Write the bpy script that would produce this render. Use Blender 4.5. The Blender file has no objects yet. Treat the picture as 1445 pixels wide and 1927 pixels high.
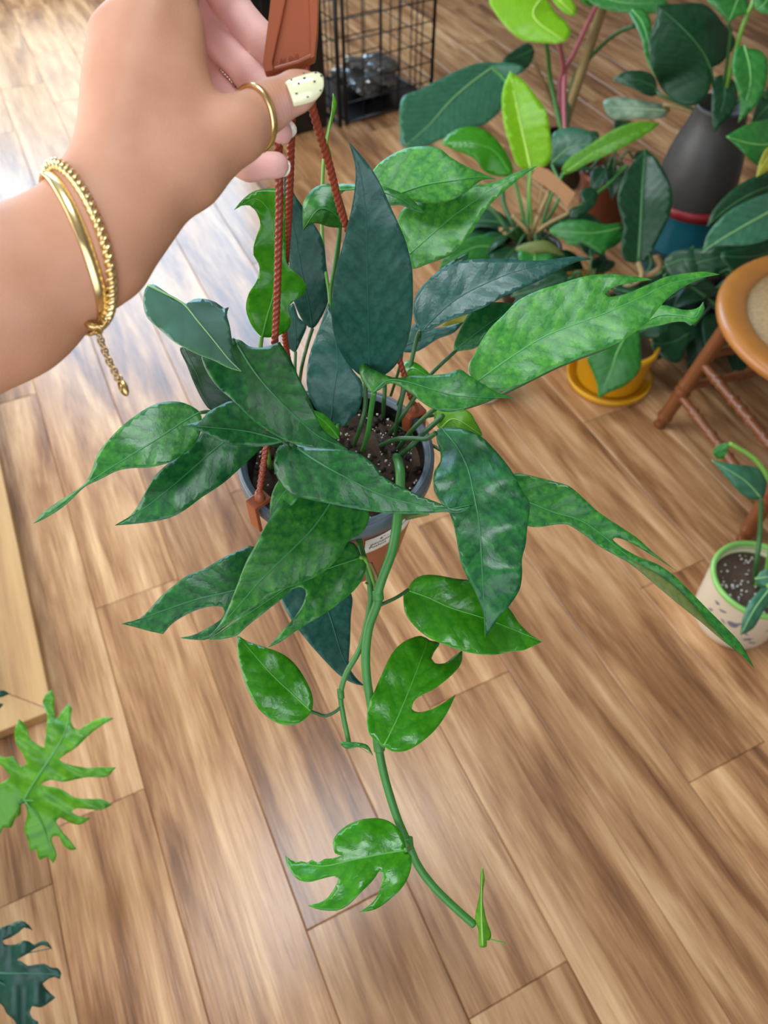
import bpy, bmesh, math, random
import numpy as np
from mathutils import Vector, Matrix, Euler
from mathutils.geometry import delaunay_2d_cdt
random.seed(7)
SC = bpy.context.scene
COL = SC.collection

# ------------------------------------------------------------------ camera
CAMH = 1.45; PITCH = math.radians(51.9); FPX = 1400.0; CX, CY = 722.5, 963.5
SP, CP = math.sin(PITCH), math.cos(PITCH)
cam = bpy.data.cameras.new('camera'); camo = bpy.data.objects.new('camera', cam); COL.objects.link(camo)
camo.location = (0, 0, CAMH); camo.rotation_euler = (math.pi/2 - PITCH, 0, 0)
cam.sensor_fit = 'VERTICAL'; cam.sensor_height = 36; cam.sensor_width = 27; cam.lens = FPX/1927*36
cam.clip_start = 0.02
cam.dof.use_dof = True; cam.dof.focus_distance = 0.50; cam.dof.aperture_fstop = 9.0
SC.camera = camo

# ------------------------------------------------------------------ world, light, exposure
w = bpy.data.worlds.new('sky'); SC.world = w; w.use_nodes = True
bg = w.node_tree.nodes['Background']; bg.inputs[0].default_value = (0.62, 0.78, 1.0, 1); bg.inputs[1].default_value = 1.0
SC.view_settings.view_transform = 'Standard'; SC.view_settings.look = 'None'
SC.view_settings.exposure = 0.40; SC.view_settings.gamma = 1.0; SC.view_settings.use_curve_mapping = False

def area(name, loc, rot, sx, sy, power, col):
    l = bpy.data.lights.new(name, 'AREA'); l.shape = 'RECTANGLE'; l.size = sx; l.size_y = sy
    l.energy = power; l.color = col
    o = bpy.data.objects.new(name, l); COL.objects.link(o); o.location = loc; o.rotation_euler = rot
    return o
# daylight entering through the three shop windows (one light in each opening)
RX0, RX1, RY0, RY1, RH = -3.6, 2.7, -1.9, 5.3, 4.2
R = math.radians
WIN_B = (-3.4, -0.55, 0.3, 4.0)     # far wall window: x0 x1 z0 z1
WIN_L = (-0.6, 3.6, 0.5, 3.4)      # left wall window: y0 y1 z0 z1
WIN_F = (-2.4, 1.4, 0.8, 3.4)      # wall behind the photographer
ZS = 1.35      # the street in front of the shop fills the window up to here, the sky above
area('daylight_far_sky', ((WIN_B[0]+WIN_B[1])/2, RY1+0.16, (ZS+WIN_B[3])/2), (R(-90), 0, 0), WIN_B[1]-WIN_B[0], WIN_B[3]-ZS, 200, (0.46, 0.73, 1.0))
area('daylight_far_street', ((WIN_B[0]+WIN_B[1])/2, RY1+0.16, (WIN_B[2]+ZS)/2), (R(-90), 0, 0), WIN_B[1]-WIN_B[0], ZS-WIN_B[2], 26, (1.0, 0.84, 0.60))
area('daylight_left_window', (RX0-0.16, (WIN_L[0]+WIN_L[1])/2, (WIN_L[2]+WIN_L[3])/2), (R(90), 0, R(-90)), WIN_L[1]-WIN_L[0], WIN_L[3]-WIN_L[2], 165, (1.0, 0.96, 0.90))
area('daylight_front_window', ((WIN_F[0]+WIN_F[1])/2, RY0-0.16, (WIN_F[2]+WIN_F[3])/2), (R(90), 0, 0), WIN_F[1]-WIN_F[0], WIN_F[3]-WIN_F[2], 48, (0.95, 0.97, 1.0))

ADDED_SKY = (-1.0, 0.3, 0.55, 1.75)       # unseen skylight, added to put highlights on the leaves: x0 x1 y0 y1
area('added_top_light', ((ADDED_SKY[0]+ADDED_SKY[1])/2, (ADDED_SKY[2]+ADDED_SKY[3])/2, RH+0.16), (0, 0, 0), ADDED_SKY[1]-ADDED_SKY[0], ADDED_SKY[3]-ADDED_SKY[2], 64, (0.86, 0.94, 1.0))

# ------------------------------------------------------------------ helpers
def lin(r, g, b):
    f = lambda c: (c/255/12.92 if c/255 <= 0.04045 else ((c/255+0.055)/1.055)**2.4)
    return (f(r), f(g), f(b), 1)

def c2w(X, Y, D):      # camera frame (right, up, forward) -> world
    return Vector((X, Y*SP + D*CP, CAMH + Y*CP - D*SP))
def P(px, py, d):
    return c2w((px-CX)/FPX*d, (CY-py)/FPX*d, d)
def onz(px, py, z):    # the point at height z seen at this pixel
    up = (CY-py)/FPX
    return P(px, py, (CAMH-z)/(SP-up*CP))
def todepth(v):
    return (v.y)*CP - (v.z-CAMH)*SP

CROP = dict(T=(0,0,1), A=(40,500,.346), B=(420,250,.2768), C=(680,250,.2768), D=(220,900,.346), E=(780,740,.346),
            F=(1045,400,.2768), G=(1145,0,.2595), H=(740,250,.346), I=(400,600,.346), J=(400,1050,.4498),
            K=(740,400,.4879), L=(740,0,.4879), M=(1000,700,.3114), N=(0,0,.4844), Q=(400,0,.2907), R=(0,1180,.2388), S=(0,1700,.1384))
def px(src, pts):
    x0, y0, s = CROP[src]
    return [(x0+p[0]*s, y0+p[1]*s) + tuple(p[2:]) for p in pts]

def tag(o, label=None, cat=None, group=None, kind=None):
    if label: o['label'] = label
    if cat: o['category'] = cat
    if group: o['group'] = group
    if kind: o['kind'] = kind
    return o
def link(o, parent=None):
    COL.objects.link(o)
    if parent is not None:
        o.parent = parent
        o.matrix_parent_inverse = Matrix.Translation(-parent.location) if not isinstance(parent.data, bpy.types.Mesh) else Matrix.Identity(4)
    return o
def empty(name, loc, label, cat, group=None):
    o = bpy.data.objects.new(name, None); o.location = loc; o.empty_display_size = 0.05; COL.objects.link(o)
    return tag(o, label, cat, group)
def mesh(name, verts, faces, mat, parent=None, smooth=True, mats=None, fm=None):
    me = bpy.data.meshes.new(name); me.from_pydata([tuple(v) for v in verts], [], faces); me.update()
    for m in ([mat] if mats is None else mats): me.materials.append(m)
    if fm is not None: me.polygons.foreach_set('material_index', fm)
    if smooth: me.polygons.foreach_set('use_smooth', [True]*len(me.polygons))
    o = bpy.data.objects.new(name, me)
    return link(o, parent)

def catmull(pts, n, closed=False):
    pts = [np.array(p, float) for p in pts]; out = []; m = len(pts)
    for i in range(m if closed else m-1):
        p1, p2 = pts[i], pts[(i+1) % m]
        p0 = pts[i-1] if (closed or i > 0) else 2*p1-p2
        p3 = pts[(i+2) % m] if (closed or i+2 < m) else 2*p2-p1
        for k in range(n):
            t = k/n
            out.append(0.5*((2*p1)+(-p0+p2)*t+(2*p0-5*p1+4*p2-p3)*t*t+(-p0+3*p1-3*p2+p3)*t**3))
    if not closed: out.append(pts[-1])
    return np.array(out)

def frames(path):
    """parallel transport frames along a polyline"""
    path = [Vector(p) for p in path]; n = len(path); T = []
    for i in range(n):
        T.append((path[min(i+1, n-1)]-path[max(i-1, 0)]).normalized())
    a = Vector((0, 0, 1)) if abs(T[0].z) < 0.9 else Vector((1, 0, 0))
    u = (a - T[0]*a.dot(T[0])).normalized(); out = []
    for i in range(n):
        u = (u - T[i]*u.dot(T[i])).normalized()
        out.append((T[i], u, T[i].cross(u)))
    return path, out

def tube(name, path, rad, mat, parent=None, seg=8, lobes=0, depth=0.0, pitch=0.01, flat=1.0, closed=False, cap=True):
    path, fr = frames(path); n = len(path); V = []; F = []; s = 0.0
    for i in range(n):
        if i: s += (path[i]-path[i-1]).length
        r = rad(i/(n-1)) if callable(rad) else rad
        tw = 2*math.pi*s/pitch if lobes else 0.0
        for k in range(seg):
            a = 2*math.pi*k/seg
            rr = r*(1-depth+depth*abs(math.cos(lobes*a/2))) if lobes else r
            V.append(path[i]+fr[i][1]*rr*math.cos(a+tw)+fr[i][2]*rr*flat*math.sin(a+tw))
    for i in range(n-1 if not closed else n):
        j = (i+1) % n
        for k in range(seg):
            F.append((i*seg+k, i*seg+(k+1) % seg, j*seg+(k+1) % seg, j*seg+k))
    if cap and not closed:
        F.append(tuple(range(seg-1, -1, -1))); F.append(tuple((n-1)*seg+k for k in range(seg)))
    return mesh(name, V, F, mat, parent)

def lathe(name, prof, mat, parent=None, origin=(0, 0, 0), seg=64, axis=None, smooth=True):
    V = []; F = []; n = len(prof); o = Vector(origin)
    for k in range(seg):
        a = 2*math.pi*k/seg
        for r, z in prof: V.append(o+Vector((r*math.cos(a), r*math.sin(a), z)))
    for k in range(seg):
        for i in range(n-1):
            a, b = k*n+i, ((k+1) % seg)*n+i
            F.append((a, b, b+1, a+1))
    return mesh(name, V, F, mat, parent, smooth)

def boxv(c, u, v, t, hu, hv, ht):
    c, u, v, t = Vector(c), Vector(u), Vector(v), Vector(t)
    V = [c+u*hu*a+v*hv*b+t*ht*d for a in (-1, 1) for b in (-1, 1) for d in (-1, 1)]
    F = [(0,1,3,2),(4,6,7,5),(0,4,5,1),(2,3,7,6),(0,2,6,4),(1,5,7,3)]
    return V, F
def bevel(o, width, seg=2):
    m = o.modifiers.new('bevel', 'BEVEL'); m.width = width; m.segments = seg; m.limit_method = 'ANGLE'
    return o
def box(name, c, u, v, t, hu, hv, ht, mat, parent=None, bev=0):
    V, F = boxv(c, u, v, t, hu, hv, ht)
    o = mesh(name, V, F, mat, parent, smooth=False)
    if bev: bevel(o, bev)
    return o
X_, Y_, Z_ = Vector((1,0,0)), Vector((0,1,0)), Vector((0,0,1))

# ------------------------------------------------------------------ materials
def newmat(name):
    m = bpy.data.materials.new(name); m.use_nodes = True; nt = m.node_tree
    return m, nt, nt.nodes['Principled BSDF'], nt.nodes, nt.links
def simple(name, col, rough=0.5, metal=0.0, spec=0.5, var=0.12, scale=40, bump=0.0, coat=0.0, sss=0.0):
    m, nt, b, N, Lk = newmat(name)
    b.inputs['Roughness'].default_value = rough; b.inputs['Metallic'].default_value = metal
    b.inputs['Specular IOR Level'].default_value = spec; b.inputs['Coat Weight'].default_value = coat
    tc = N.new('ShaderNodeTexCoord'); no = N.new('ShaderNodeTexNoise'); no.inputs['Scale'].default_value = scale; no.inputs['Detail'].default_value = 5
    Lk.new(tc.outputs['Object'], no.inputs['Vector'])
    mx = N.new('ShaderNodeMix'); mx.data_type = 'RGBA'
    mx.inputs[6].default_value = (col[0]*(1-var), col[1]*(1-var), col[2]*(1-var), 1); mx.inputs[7].default_value = (min(1, col[0]*(1+var)), min(1, col[1]*(1+var)), min(1, col[2]*(1+var)), 1)
    Lk.new(no.outputs['Fac'], mx.inputs[0]); Lk.new(mx.outputs[2], b.inputs['Base Color'])
    if sss:
        b.inputs['Subsurface Weight'].default_value = sss; b.inputs['Subsurface Scale'].default_value = 0.004; b.inputs['Subsurface Radius'].default_value = (1, .35, .2)
    if bump:
        bp = N.new('ShaderNodeBump'); bp.inputs['Strength'].default_value = bump; bp.inputs['Distance'].default_value = 0.002
        Lk.new(no.outputs['Fac'], bp.inputs['Height']); Lk.new(bp.outputs[0], b.inputs['Normal'])
    return m

PAZ = math.radians(-25.5)
PU = Vector((math.sin(PAZ), math.cos(PAZ), 0)); PV = Vector((math.cos(PAZ), -math.sin(PAZ), 0))
def woodmat(name, cols, rough, along=1.6, across=26.0, rot=None, spec=0.5, coat=0.0, objrand=True):
    m, nt, b, N, Lk = newmat(name)
    geo = N.new('ShaderNodeNewGeometry'); oi = N.new('ShaderNodeObjectInfo')
    mp = N.new('ShaderNodeMapping'); mp.inputs['Rotation'].default_value = (0, 0, PAZ if rot is None else rot)
    Lk.new(geo.outputs['Position'], mp.inputs['Vector'])
    # after rotation: x runs across the plank, y along it
    ad = N.new('ShaderNodeVectorMath'); ad.operation = 'ADD'
    cb = N.new('ShaderNodeCombineXYZ'); ml = N.new('ShaderNodeMath'); ml.operation = 'MULTIPLY'; ml.inputs[1].default_value = 37.0
    Lk.new(oi.outputs['Random'], ml.inputs[0]); Lk.new(ml.outputs[0], cb.inputs[0]); Lk.new(ml.outputs[0], cb.inputs[1])
    Lk.new(mp.outputs[0], ad.inputs[0]); Lk.new(cb.outputs[0], ad.inputs[1])
    def noise(sx, sy, sc, det, dist=0.0):
        mm = N.new('ShaderNodeMapping'); mm.inputs['Scale'].default_value = (sx, sy, 1); Lk.new(ad.outputs[0], mm.inputs['Vector'])
        n = N.new('ShaderNodeTexNoise'); n.inputs['Scale'].default_value = sc; n.inputs['Detail'].default_value = det; n.inputs['Distortion'].default_value = dist
        n.inputs['Roughness'].default_value = 0.6
        Lk.new(mm.outputs[0], n.inputs['Vector']); return n
    big = noise(7.5, along*.6, 1.0, 5, 1.5); mid = noise(across, along*1.5, 1.0, 6, 0.6); fine = noise(across*9, along*5, 1.0, 4)
    a1 = N.new('ShaderNodeMath'); a1.operation = 'MULTIPLY_ADD'; a1.inputs[1].default_value = 0.62; Lk.new(big.outputs['Fac'], a1.inputs[0])
    a2 = N.new('ShaderNodeMath'); a2.operation = 'MULTIPLY'; a2.inputs[1].default_value = 0.38; Lk.new(mid.outputs['Fac'], a2.inputs[0]); Lk.new(a2.outputs[0], a1.inputs[2])
    a3 = N.new('ShaderNodeMath'); a3.operation = 'MULTIPLY_ADD'; a3.inputs[1].default_value = 0.23; Lk.new(fine.outputs['Fac'], a3.inputs[0])
    a4 = N.new('ShaderNodeMath'); a4.operation = 'ADD'; a4.inputs[1].default_value = -0.115; Lk.new(a1.outputs[0], a4.inputs[0]); Lk.new(a4.outputs[0], a3.inputs[2])
    mk = N.new('ShaderNodeMapping'); mk.inputs['Scale'].default_value = (5.2, 1.7, 1); Lk.new(ad.outputs[0], mk.inputs['Vector'])
    vk = N.new('ShaderNodeTexVoronoi'); vk.inputs['Scale'].default_value = 1.0; Lk.new(mk.outputs[0], vk.inputs['Vector'])
    kr = N.new('ShaderNodeMapRange'); kr.interpolation_type = 'SMOOTHSTEP'; kr.inputs[1].default_value = 0.02; kr.inputs[2].default_value = 0.30; kr.inputs[3].default_value = -0.13; kr.inputs[4].default_value = 0.0
    Lk.new(vk.outputs['Distance'], kr.inputs[0])
    a5 = N.new('ShaderNodeMath'); a5.operation = 'ADD'; Lk.new(a3.outputs[0], a5.inputs[0]); Lk.new(kr.outputs[0], a5.inputs[1])
    cr = N.new('ShaderNodeValToRGB'); el = cr.color_ramp.elements
    pos = [0.30, 0.42, 0.52, 0.66]
    el[0].position = pos[0]; el[0].color = cols[0]; el[1].position = pos[3]; el[1].color = cols[3]
    for i in (1, 2): e = el.new(pos[i]); e.color = cols[i]
    Lk.new(a5.outputs[0], cr.inputs[0])
    hs = N.new('ShaderNodeHueSaturation'); hs.inputs['Saturation'].default_value = 1.0
    mr = N.new('ShaderNodeMapRange'); mr.inputs[3].default_value = 0.86; mr.inputs[4].default_value = 1.12
    Lk.new(oi.outputs['Random'], mr.inputs[0])
    if objrand: Lk.new(mr.outputs[0], hs.inputs['Value'])
    Lk.new(cr.outputs[0], hs.inputs['Color']); Lk.new(hs.outputs[0], b.inputs['Base Color'])
    rr = N.new('ShaderNodeMapRange'); rr.inputs[3].default_value = rough-0.06; rr.inputs[4].default_value = rough+0.1
    Lk.new(mid.outputs['Fac'], rr.inputs[0]); Lk.new(rr.outputs[0], b.inputs['Roughness'])
    b.inputs['Specular IOR Level'].default_value = spec; b.inputs['Coat Weight'].default_value = coat; b.inputs['Coat Roughness'].default_value = 0.25
    bp = N.new('ShaderNodeBump'); bp.inputs['Strength'].default_value = 0.25; bp.inputs['Distance'].default_value = 0.0015
    Lk.new(fine.outputs['Fac'], bp.inputs['Height']); Lk.new(bp.outputs[0], b.inputs['Normal'])
    return m

def leafmat(name, base, light, rough=0.32, mott=0.5, vein=None, spacing=0.016, trans=0.22, scale=70, dusty=0.0):
    m, nt, b, N, Lk = newmat(name)
    uv = N.new('ShaderNodeUVMap'); uv.uv_map = 'UVMap'
    sp = N.new('ShaderNodeSeparateXYZ'); Lk.new(uv.outputs[0], sp.inputs[0])
    def math_(op, a=None, bb=None, va=0.0, vb=0.0):
        n = N.new('ShaderNodeMath'); n.operation = op; n.inputs[0].default_value = va; n.inputs[1].default_value = vb
        if a is not None: Lk.new(a, n.inputs[0])
        if bb is not None: Lk.new(bb, n.inputs[1])
        return n.outputs[0]
    av = math_('ABSOLUTE', sp.outputs[1])
    no = N.new('ShaderNodeTexNoise'); no.inputs['Scale'].default_value = scale; no.inputs['Detail'].default_value = 4; no.inputs['Roughness'].default_value = .6
    Lk.new(uv.outputs[0], no.inputs['Vector'])
    wob = math_('MULTIPLY', no.outputs['Fac'], vb=0.016)
    ph = math_('SUBTRACT', math_('ADD', sp.outputs[0], wob), math_('MULTIPLY', av, vb=1.25))
    tri = math_('PINGPONG', ph, vb=spacing*0.5)                 # 0 on a side vein, spacing/2 between veins
    v01 = math_('DIVIDE', tri, vb=spacing*0.5)
    vmask = N.new('ShaderNodeMapRange'); vmask.inputs[1].default_value = 0.0; vmask.inputs[2].default_value = 0.30; vmask.inputs[3].default_value = 1.0; vmask.inputs[4].default_value = 0.0
    Lk.new(v01, vmask.inputs[0])
    cr = N.new('ShaderNodeMapRange'); cr.inputs[1].default_value = 0.36; cr.inputs[2].default_value = 0.74
    n2 = N.new('ShaderNodeTexNoise'); n2.inputs['Scale'].default_value = scale*2.6; n2.inputs['Detail'].default_value = 3; Lk.new(uv.outputs[0], n2.inputs['Vector'])
    av2 = math_('ADD', math_('MULTIPLY', no.outputs['Fac'], vb=0.6), math_('MULTIPLY', n2.outputs['Fac'], vb=0.4))
    Lk.new(av2, cr.inputs[0])
    fac = math_('MULTIPLY', math_('MULTIPLY', cr.outputs[0], math_('ADD', math_('MULTIPLY', v01, vb=.4), vb=.6)), vb=min(1.3, mott*1.7))
    mx = N.new('ShaderNodeMix'); mx.data_type = 'RGBA'; mx.inputs[6].default_value = base; mx.inputs[7].default_value = light; Lk.new(fac, mx.inputs[0])
    vc = vein or tuple([c*0.6 for c in base[:3]]+[1])
    mv = N.new('ShaderNodeMix'); mv.data_type = 'RGBA'; mv.inputs[7].default_value = vc
    Lk.new(mx.outputs[2], mv.inputs[6]); Lk.new(math_('MULTIPLY', vmask.outputs[0], vb=0.25), mv.inputs[0])
    col = mv.outputs[2]
    Lk.new(col, b.inputs['Base Color'])
    rr = N.new('ShaderNodeMapRange'); rr.inputs[3].default_value = rough-0.05; rr.inputs[4].default_value = rough+0.14; Lk.new(n2.outputs['Fac'], rr.inputs[0]); Lk.new(rr.outputs[0], b.inputs['Roughness'])
    b.inputs['Specular IOR Level'].default_value = 0.5
    bp = N.new('ShaderNodeBump'); bp.inputs['Strength'].default_value = 0.26; bp.inputs['Distance'].default_value = 0.0011
    hh = math_('ADD', math_('MULTIPLY', v01, vb=0.7), math_('MULTIPLY', no.outputs['Fac'], vb=0.35))
    Lk.new(hh, bp.inputs['Height']); Lk.new(bp.outputs[0], b.inputs['Normal'])
    tr = N.new('ShaderNodeBsdfTranslucent')
    tc = N.new('ShaderNodeMix'); tc.data_type = 'RGBA'; tc.inputs[0].default_value = 0.6; tc.inputs[7].default_value = (min(1, light[0]*1.6+.02), min(1, light[1]*1.6), light[2]*.6, 1)
    Lk.new(col, tc.inputs[6]); Lk.new(tc.outputs[2], tr.inputs['Color'])
    ms = N.new('ShaderNodeMixShader'); ms.inputs[0].default_value = trans
    Lk.new(b.outputs[0], ms.inputs[1]); Lk.new(tr.outputs[0], ms.inputs[2]); Lk.new(ms.outputs[0], N['Material Output'].inputs['Surface'])
    return m

M = {}
M['plank'] = woodmat('oak_laminate', [lin(84,54,36), lin(138,94,60), lin(176,130,88), lin(214,172,126)], 0.22)
M['underlay'] = simple('floor_underlay', lin(70,48,32), 0.9)
M['pine'] = woodmat('pine_board', [lin(128,86,46), lin(168,124,74), lin(184,142,88), lin(196,156,102)], 0.5, across=14, along=1.0, objrand=True)
M['wall'] = simple('painted_wall', lin(128,122,114), 0.8, var=.03, scale=3)
M['ceil'] = simple('ceiling_paint', lin(160,158,154), 0.85, var=.02, scale=3)
M['frame'] = simple('window_frame_paint', lin(70,66,62), 0.5)
LM = {
 'slate':  leafmat('leaf_slate', lin(26,78,68), lin(60,116,100), 0.30, .6, trans=.1, scale=110),  # colours raised a little in place of a bluish sheen
 'dark':   leafmat('leaf_dark_green', lin(12,78,42), lin(56,142,56), 0.29, .6, scale=120, trans=.16),
 'deep':   leafmat('leaf_deep_green', lin(10,48,24), lin(24,80,34), 0.36, .5, scale=120, trans=.12),
 'mid':    leafmat('leaf_mid_green', lin(20,98,42), lin(88,170,54), 0.27, .6, scale=120, trans=.2),
 'bright': leafmat('leaf_bright_green', lin(38,124,50), lin(108,186,62), 0.32, .7, scale=120, trans=.25),
 'fresh':  leafmat('leaf_fresh_green', lin(46,134,20), lin(96,178,34), 0.18, .5, scale=120, trans=.28),
 'lime':   leafmat('leaf_lime', lin(84,150,30), lin(134,190,46), 0.34, .5, trans=.35),
 'neon':   leafmat('leaf_neon', lin(128,192,20), lin(176,226,50), 0.30, .5, trans=.35),
 'grey':   leafmat('leaf_grey_green', lin(48,104,76), lin(84,140,104), 0.30, .4, trans=.12, spacing=.03, scale=30),
 'bgdark': leafmat('leaf_background_dark', lin(18,60,34), lin(34,88,46), 0.32, .5, trans=.12, spacing=.03, scale=30),
 'bgmid':  leafmat('leaf_background_mid', lin(36,112,44), lin(74,150,58), 0.30, .5, trans=.18, spacing=.03, scale=30),
 'olive':  leafmat('leaf_olive_underside', lin(104,116,52), lin(130,140,66), 0.5, .4, trans=.2),
 'yellow': leafmat('leaf_yellowing', lin(150,150,40), lin(180,176,60), 0.5, .4, trans=.25),
 'lobed':  leafmat('leaf_lobed', lin(66,142,30), lin(128,192,44), 0.3, .7, trans=.25, spacing=.06, scale=40),
 'teal':  leafmat('leaf_teal', lin(16,64,52), lin(36,92,72), 0.34, .5, trans=.1, spacing=.08, scale=40),
 'cream':  leafmat('leaf_variegated', lin(70,104,76), lin(150,168,136), 0.4, .9, trans=.15, spacing=.05, scale=14),
}
STEM = {k: simple('stem_'+k, c, 0.42, var=.18, scale=60) for k, c in dict(green=lin(62,128,52), dark=lin(48,92,44), lime=lin(110,160,60), brown=lin(120,92,52), pink=lin(190,110,120), tan=lin(150,128,84)).items()}
RIB = {k: simple('midrib_'+k, c, 0.4, var=.08) for k, c in dict(slate=lin(40,96,82), dark=lin(46,118,62), deep=lin(26,74,38), mid=lin(58,136,66), bright=lin(80,162,80), fresh=lin(84,166,52), lime=lin(140,190,80), neon=lin(196,232,110), grey=lin(130,176,110), bgdark=lin(60,112,64), bgmid=lin(110,170,90), olive=lin(140,150,90), yellow=lin(180,180,90), cream=lin(150,170,130), lobed=lin(90,160,80), teal=lin(50,104,84)).items()}
M['terracotta'] = simple('terracotta_plastic', lin(160,82,48), 0.36, var=.08, scale=25)
M['strap'] = simple('strap_plastic', lin(146,62,40), 0.30, var=.14, scale=120)
M['liner'] = simple('grey_plastic', lin(92,102,110), 0.38, var=.08, scale=30)  # bluish tint of reflections is put into this grey
M['soil'] = simple('potting_soil', lin(78,60,47), 0.95, var=.45, scale=160, bump=1.0)
M['bark'] = simple('bark_chip', lin(48,40,36), 0.8, var=.3, scale=90)
M['perlite'] = simple('perlite', lin(224,222,214), 0.8, var=.06)
M['paper'] = simple('label_paper', lin(244,240,230), 0.7, var=.02)
M['ink'] = simple('printed_ink', lin(48,42,40), 0.7, var=.02)
M['gold'] = simple('gold_metal', (0.86,0.64,0.30,1), 0.24, metal=1.0, var=.1, scale=200)
M['gold_dark'] = simple('brass_metal', (0.62,0.43,0.16,1), 0.26, metal=1.0, var=.1, scale=200)
M['nail'] = simple('pale_yellow_polish', lin(246,243,196), 0.12, var=.01, coat=.6)
M['nail_cream'] = simple('cream_polish', lin(242,232,216), 0.18, var=.01, coat=.4)
M['black'] = simple('black_wire', lin(14,14,16), 0.4, var=.1)
M['blackplastic'] = simple('black_plastic', lin(20,20,22), 0.3, var=.1)

# ------------------------------------------------------------------ room shell
def wall_with_opening(name, axis, pos, a0, a1, opening, thick, mat):
    """a wall slab at axis=pos spanning a0..a1 x 0..RH with one rectangular opening"""
    o0, o1, z0, z1 = opening; V = []; F = []
    def add(p0, p1, q0, q1):
        c = ((p0+p1)/2, (q0+q1)/2)
        if axis == 'y': v, f = boxv((c[0], pos, c[1]), X_, Y_, Z_, (p1-p0)/2, thick/2, (q1-q0)/2)
        else: v, f = boxv((pos, c[0], c[1]), X_, Y_, Z_, thick/2, (p1-p0)/2, (q1-q0)/2)
        k = len(V); V.extend(v); F.extend([tuple(i+k for i in t) for t in f])
    add(a0, o0, 0, RH); add(o1, a1, 0, RH); add(o0, o1, 0, z0); add(o0, o1, z1, RH)
    return tag(mesh(name, V, F, mat, smooth=False), kind='structure')
wall_with_opening('wall_back', 'y', RY1+0.06, RX0, RX1, WIN_B, 0.12, M['wall'])
wall_with_opening('wall_left', 'x', RX0-0.06, RY0, RY1, WIN_L, 0.12, M['wall'])
wall_with_opening('wall_front', 'y', RY0-0.06, RX0, RX1, WIN_F, 0.12, M['wall'])
tag(box('wall_right', (RX1+0.06, (RY0+RY1)/2, RH/2), X_, Y_, Z_, 0.06, (RY1-RY0)/2, RH/2, M['wall']), kind='structure')
V = []; F = []
for x0, x1, y0, y1 in ((RX0-.12, ADDED_SKY[0], RY0-.12, RY1+.12), (ADDED_SKY[1], RX1+.12, RY0-.12, RY1+.12), (ADDED_SKY[0], ADDED_SKY[1], RY0-.12, ADDED_SKY[2]), (ADDED_SKY[0], ADDED_SKY[1], ADDED_SKY[3], RY1+.12)):
    v, f = boxv(((x0+x1)/2, (y0+y1)/2, RH+.05), X_, Y_, Z_, (x1-x0)/2, (y1-y0)/2, .05); k = len(V); V += v; F += [tuple(i+k for i in t) for t in f]
tag(mesh('ceiling', V, F, M['ceil'], smooth=False), kind='structure')
gm, nt, gb, N, Lk = newmat('window_glass')
g1 = N.new('ShaderNodeBsdfTransparent'); g2 = N.new('ShaderNodeBsdfGlossy'); g2.inputs['Roughness'].default_value = 0.02
mxs = N.new('ShaderNodeMixShader'); mxs.inputs[0].default_value = 0.06
Lk.new(g1.outputs[0], mxs.inputs[1]); Lk.new(g2.outputs[0], mxs.inputs[2]); Lk.new(mxs.outputs[0], N['Material Output'].inputs['Surface'])
M['glass'] = gm
def window(name, axis, pos, opening, n):
    o0, o1, z0, z1 = opening
    root = bpy.data.objects.new(name, None); COL.objects.link(root); root['kind'] = 'structure'
    u = X_ if axis == 'y' else Y_; t = Y_ if axis == 'y' else X_
    def at(a, z): return Vector((a, pos, z)) if axis == 'y' else Vector((pos, a, z))
    root.location = at((o0+o1)/2, z0)
    fw = 0.03
    box('frame_rail', at((o0+o1)/2, z0+fw), u, t, Z_, (o1-o0)/2, fw, fw, M['frame'], root); box('frame_rail', at((o0+o1)/2, z1-fw), u, t, Z_, (o1-o0)/2, fw, fw, M['frame'], root)
    for i in range(n+1):
        a = o0+fw+(o1-o0-2*fw)*i/n
        box('frame_post', at(a, (z0+z1)/2), u, t, Z_, fw, fw, (z1-z0)/2-2*fw, M['frame'], root)
    for i in range(n):
        a0 = o0+fw*2+(o1-o0-2*fw)*i/n; a1 = o0+(o1-o0-2*fw)*(i+1)/n
        box('pane', at((a0+a1)/2, (z0+z1)/2), u, t, Z_, (a1-a0)/2, 0.003, (z1-z0)/2-2*fw, M['glass'], root)
sk = bpy.data.objects.new('added_skylight', None); COL.objects.link(sk); sk['kind'] = 'structure'; sk.location = ((ADDED_SKY[0]+ADDED_SKY[1])/2, (ADDED_SKY[2]+ADDED_SKY[3])/2, RH+.05)  # frame and panes of the skylight added for leaf highlights
for xx in (ADDED_SKY[0]+.02, (ADDED_SKY[0]+ADDED_SKY[1])/2, ADDED_SKY[1]-.02): box('frame_bar', (xx, (ADDED_SKY[2]+ADDED_SKY[3])/2, RH+.05), X_, Y_, Z_, .02, (ADDED_SKY[3]-ADDED_SKY[2])/2, .03, M['frame'], sk)
for q in (0, 1):
    hw_ = (ADDED_SKY[1]-ADDED_SKY[0])/4; box('pane', (ADDED_SKY[0]+hw_*(1+2*q), (ADDED_SKY[2]+ADDED_SKY[3])/2, RH+.05), X_, Y_, Z_, hw_-.04, (ADDED_SKY[3]-ADDED_SKY[2])/2, .003, M['glass'], sk)
window('window_1', 'y', RY1+0.06, WIN_B, 3); window('window_2', 'x', RX0-0.06, WIN_L, 4); window('window_3', 'y', RY0-0.06, WIN_F, 3)

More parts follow.
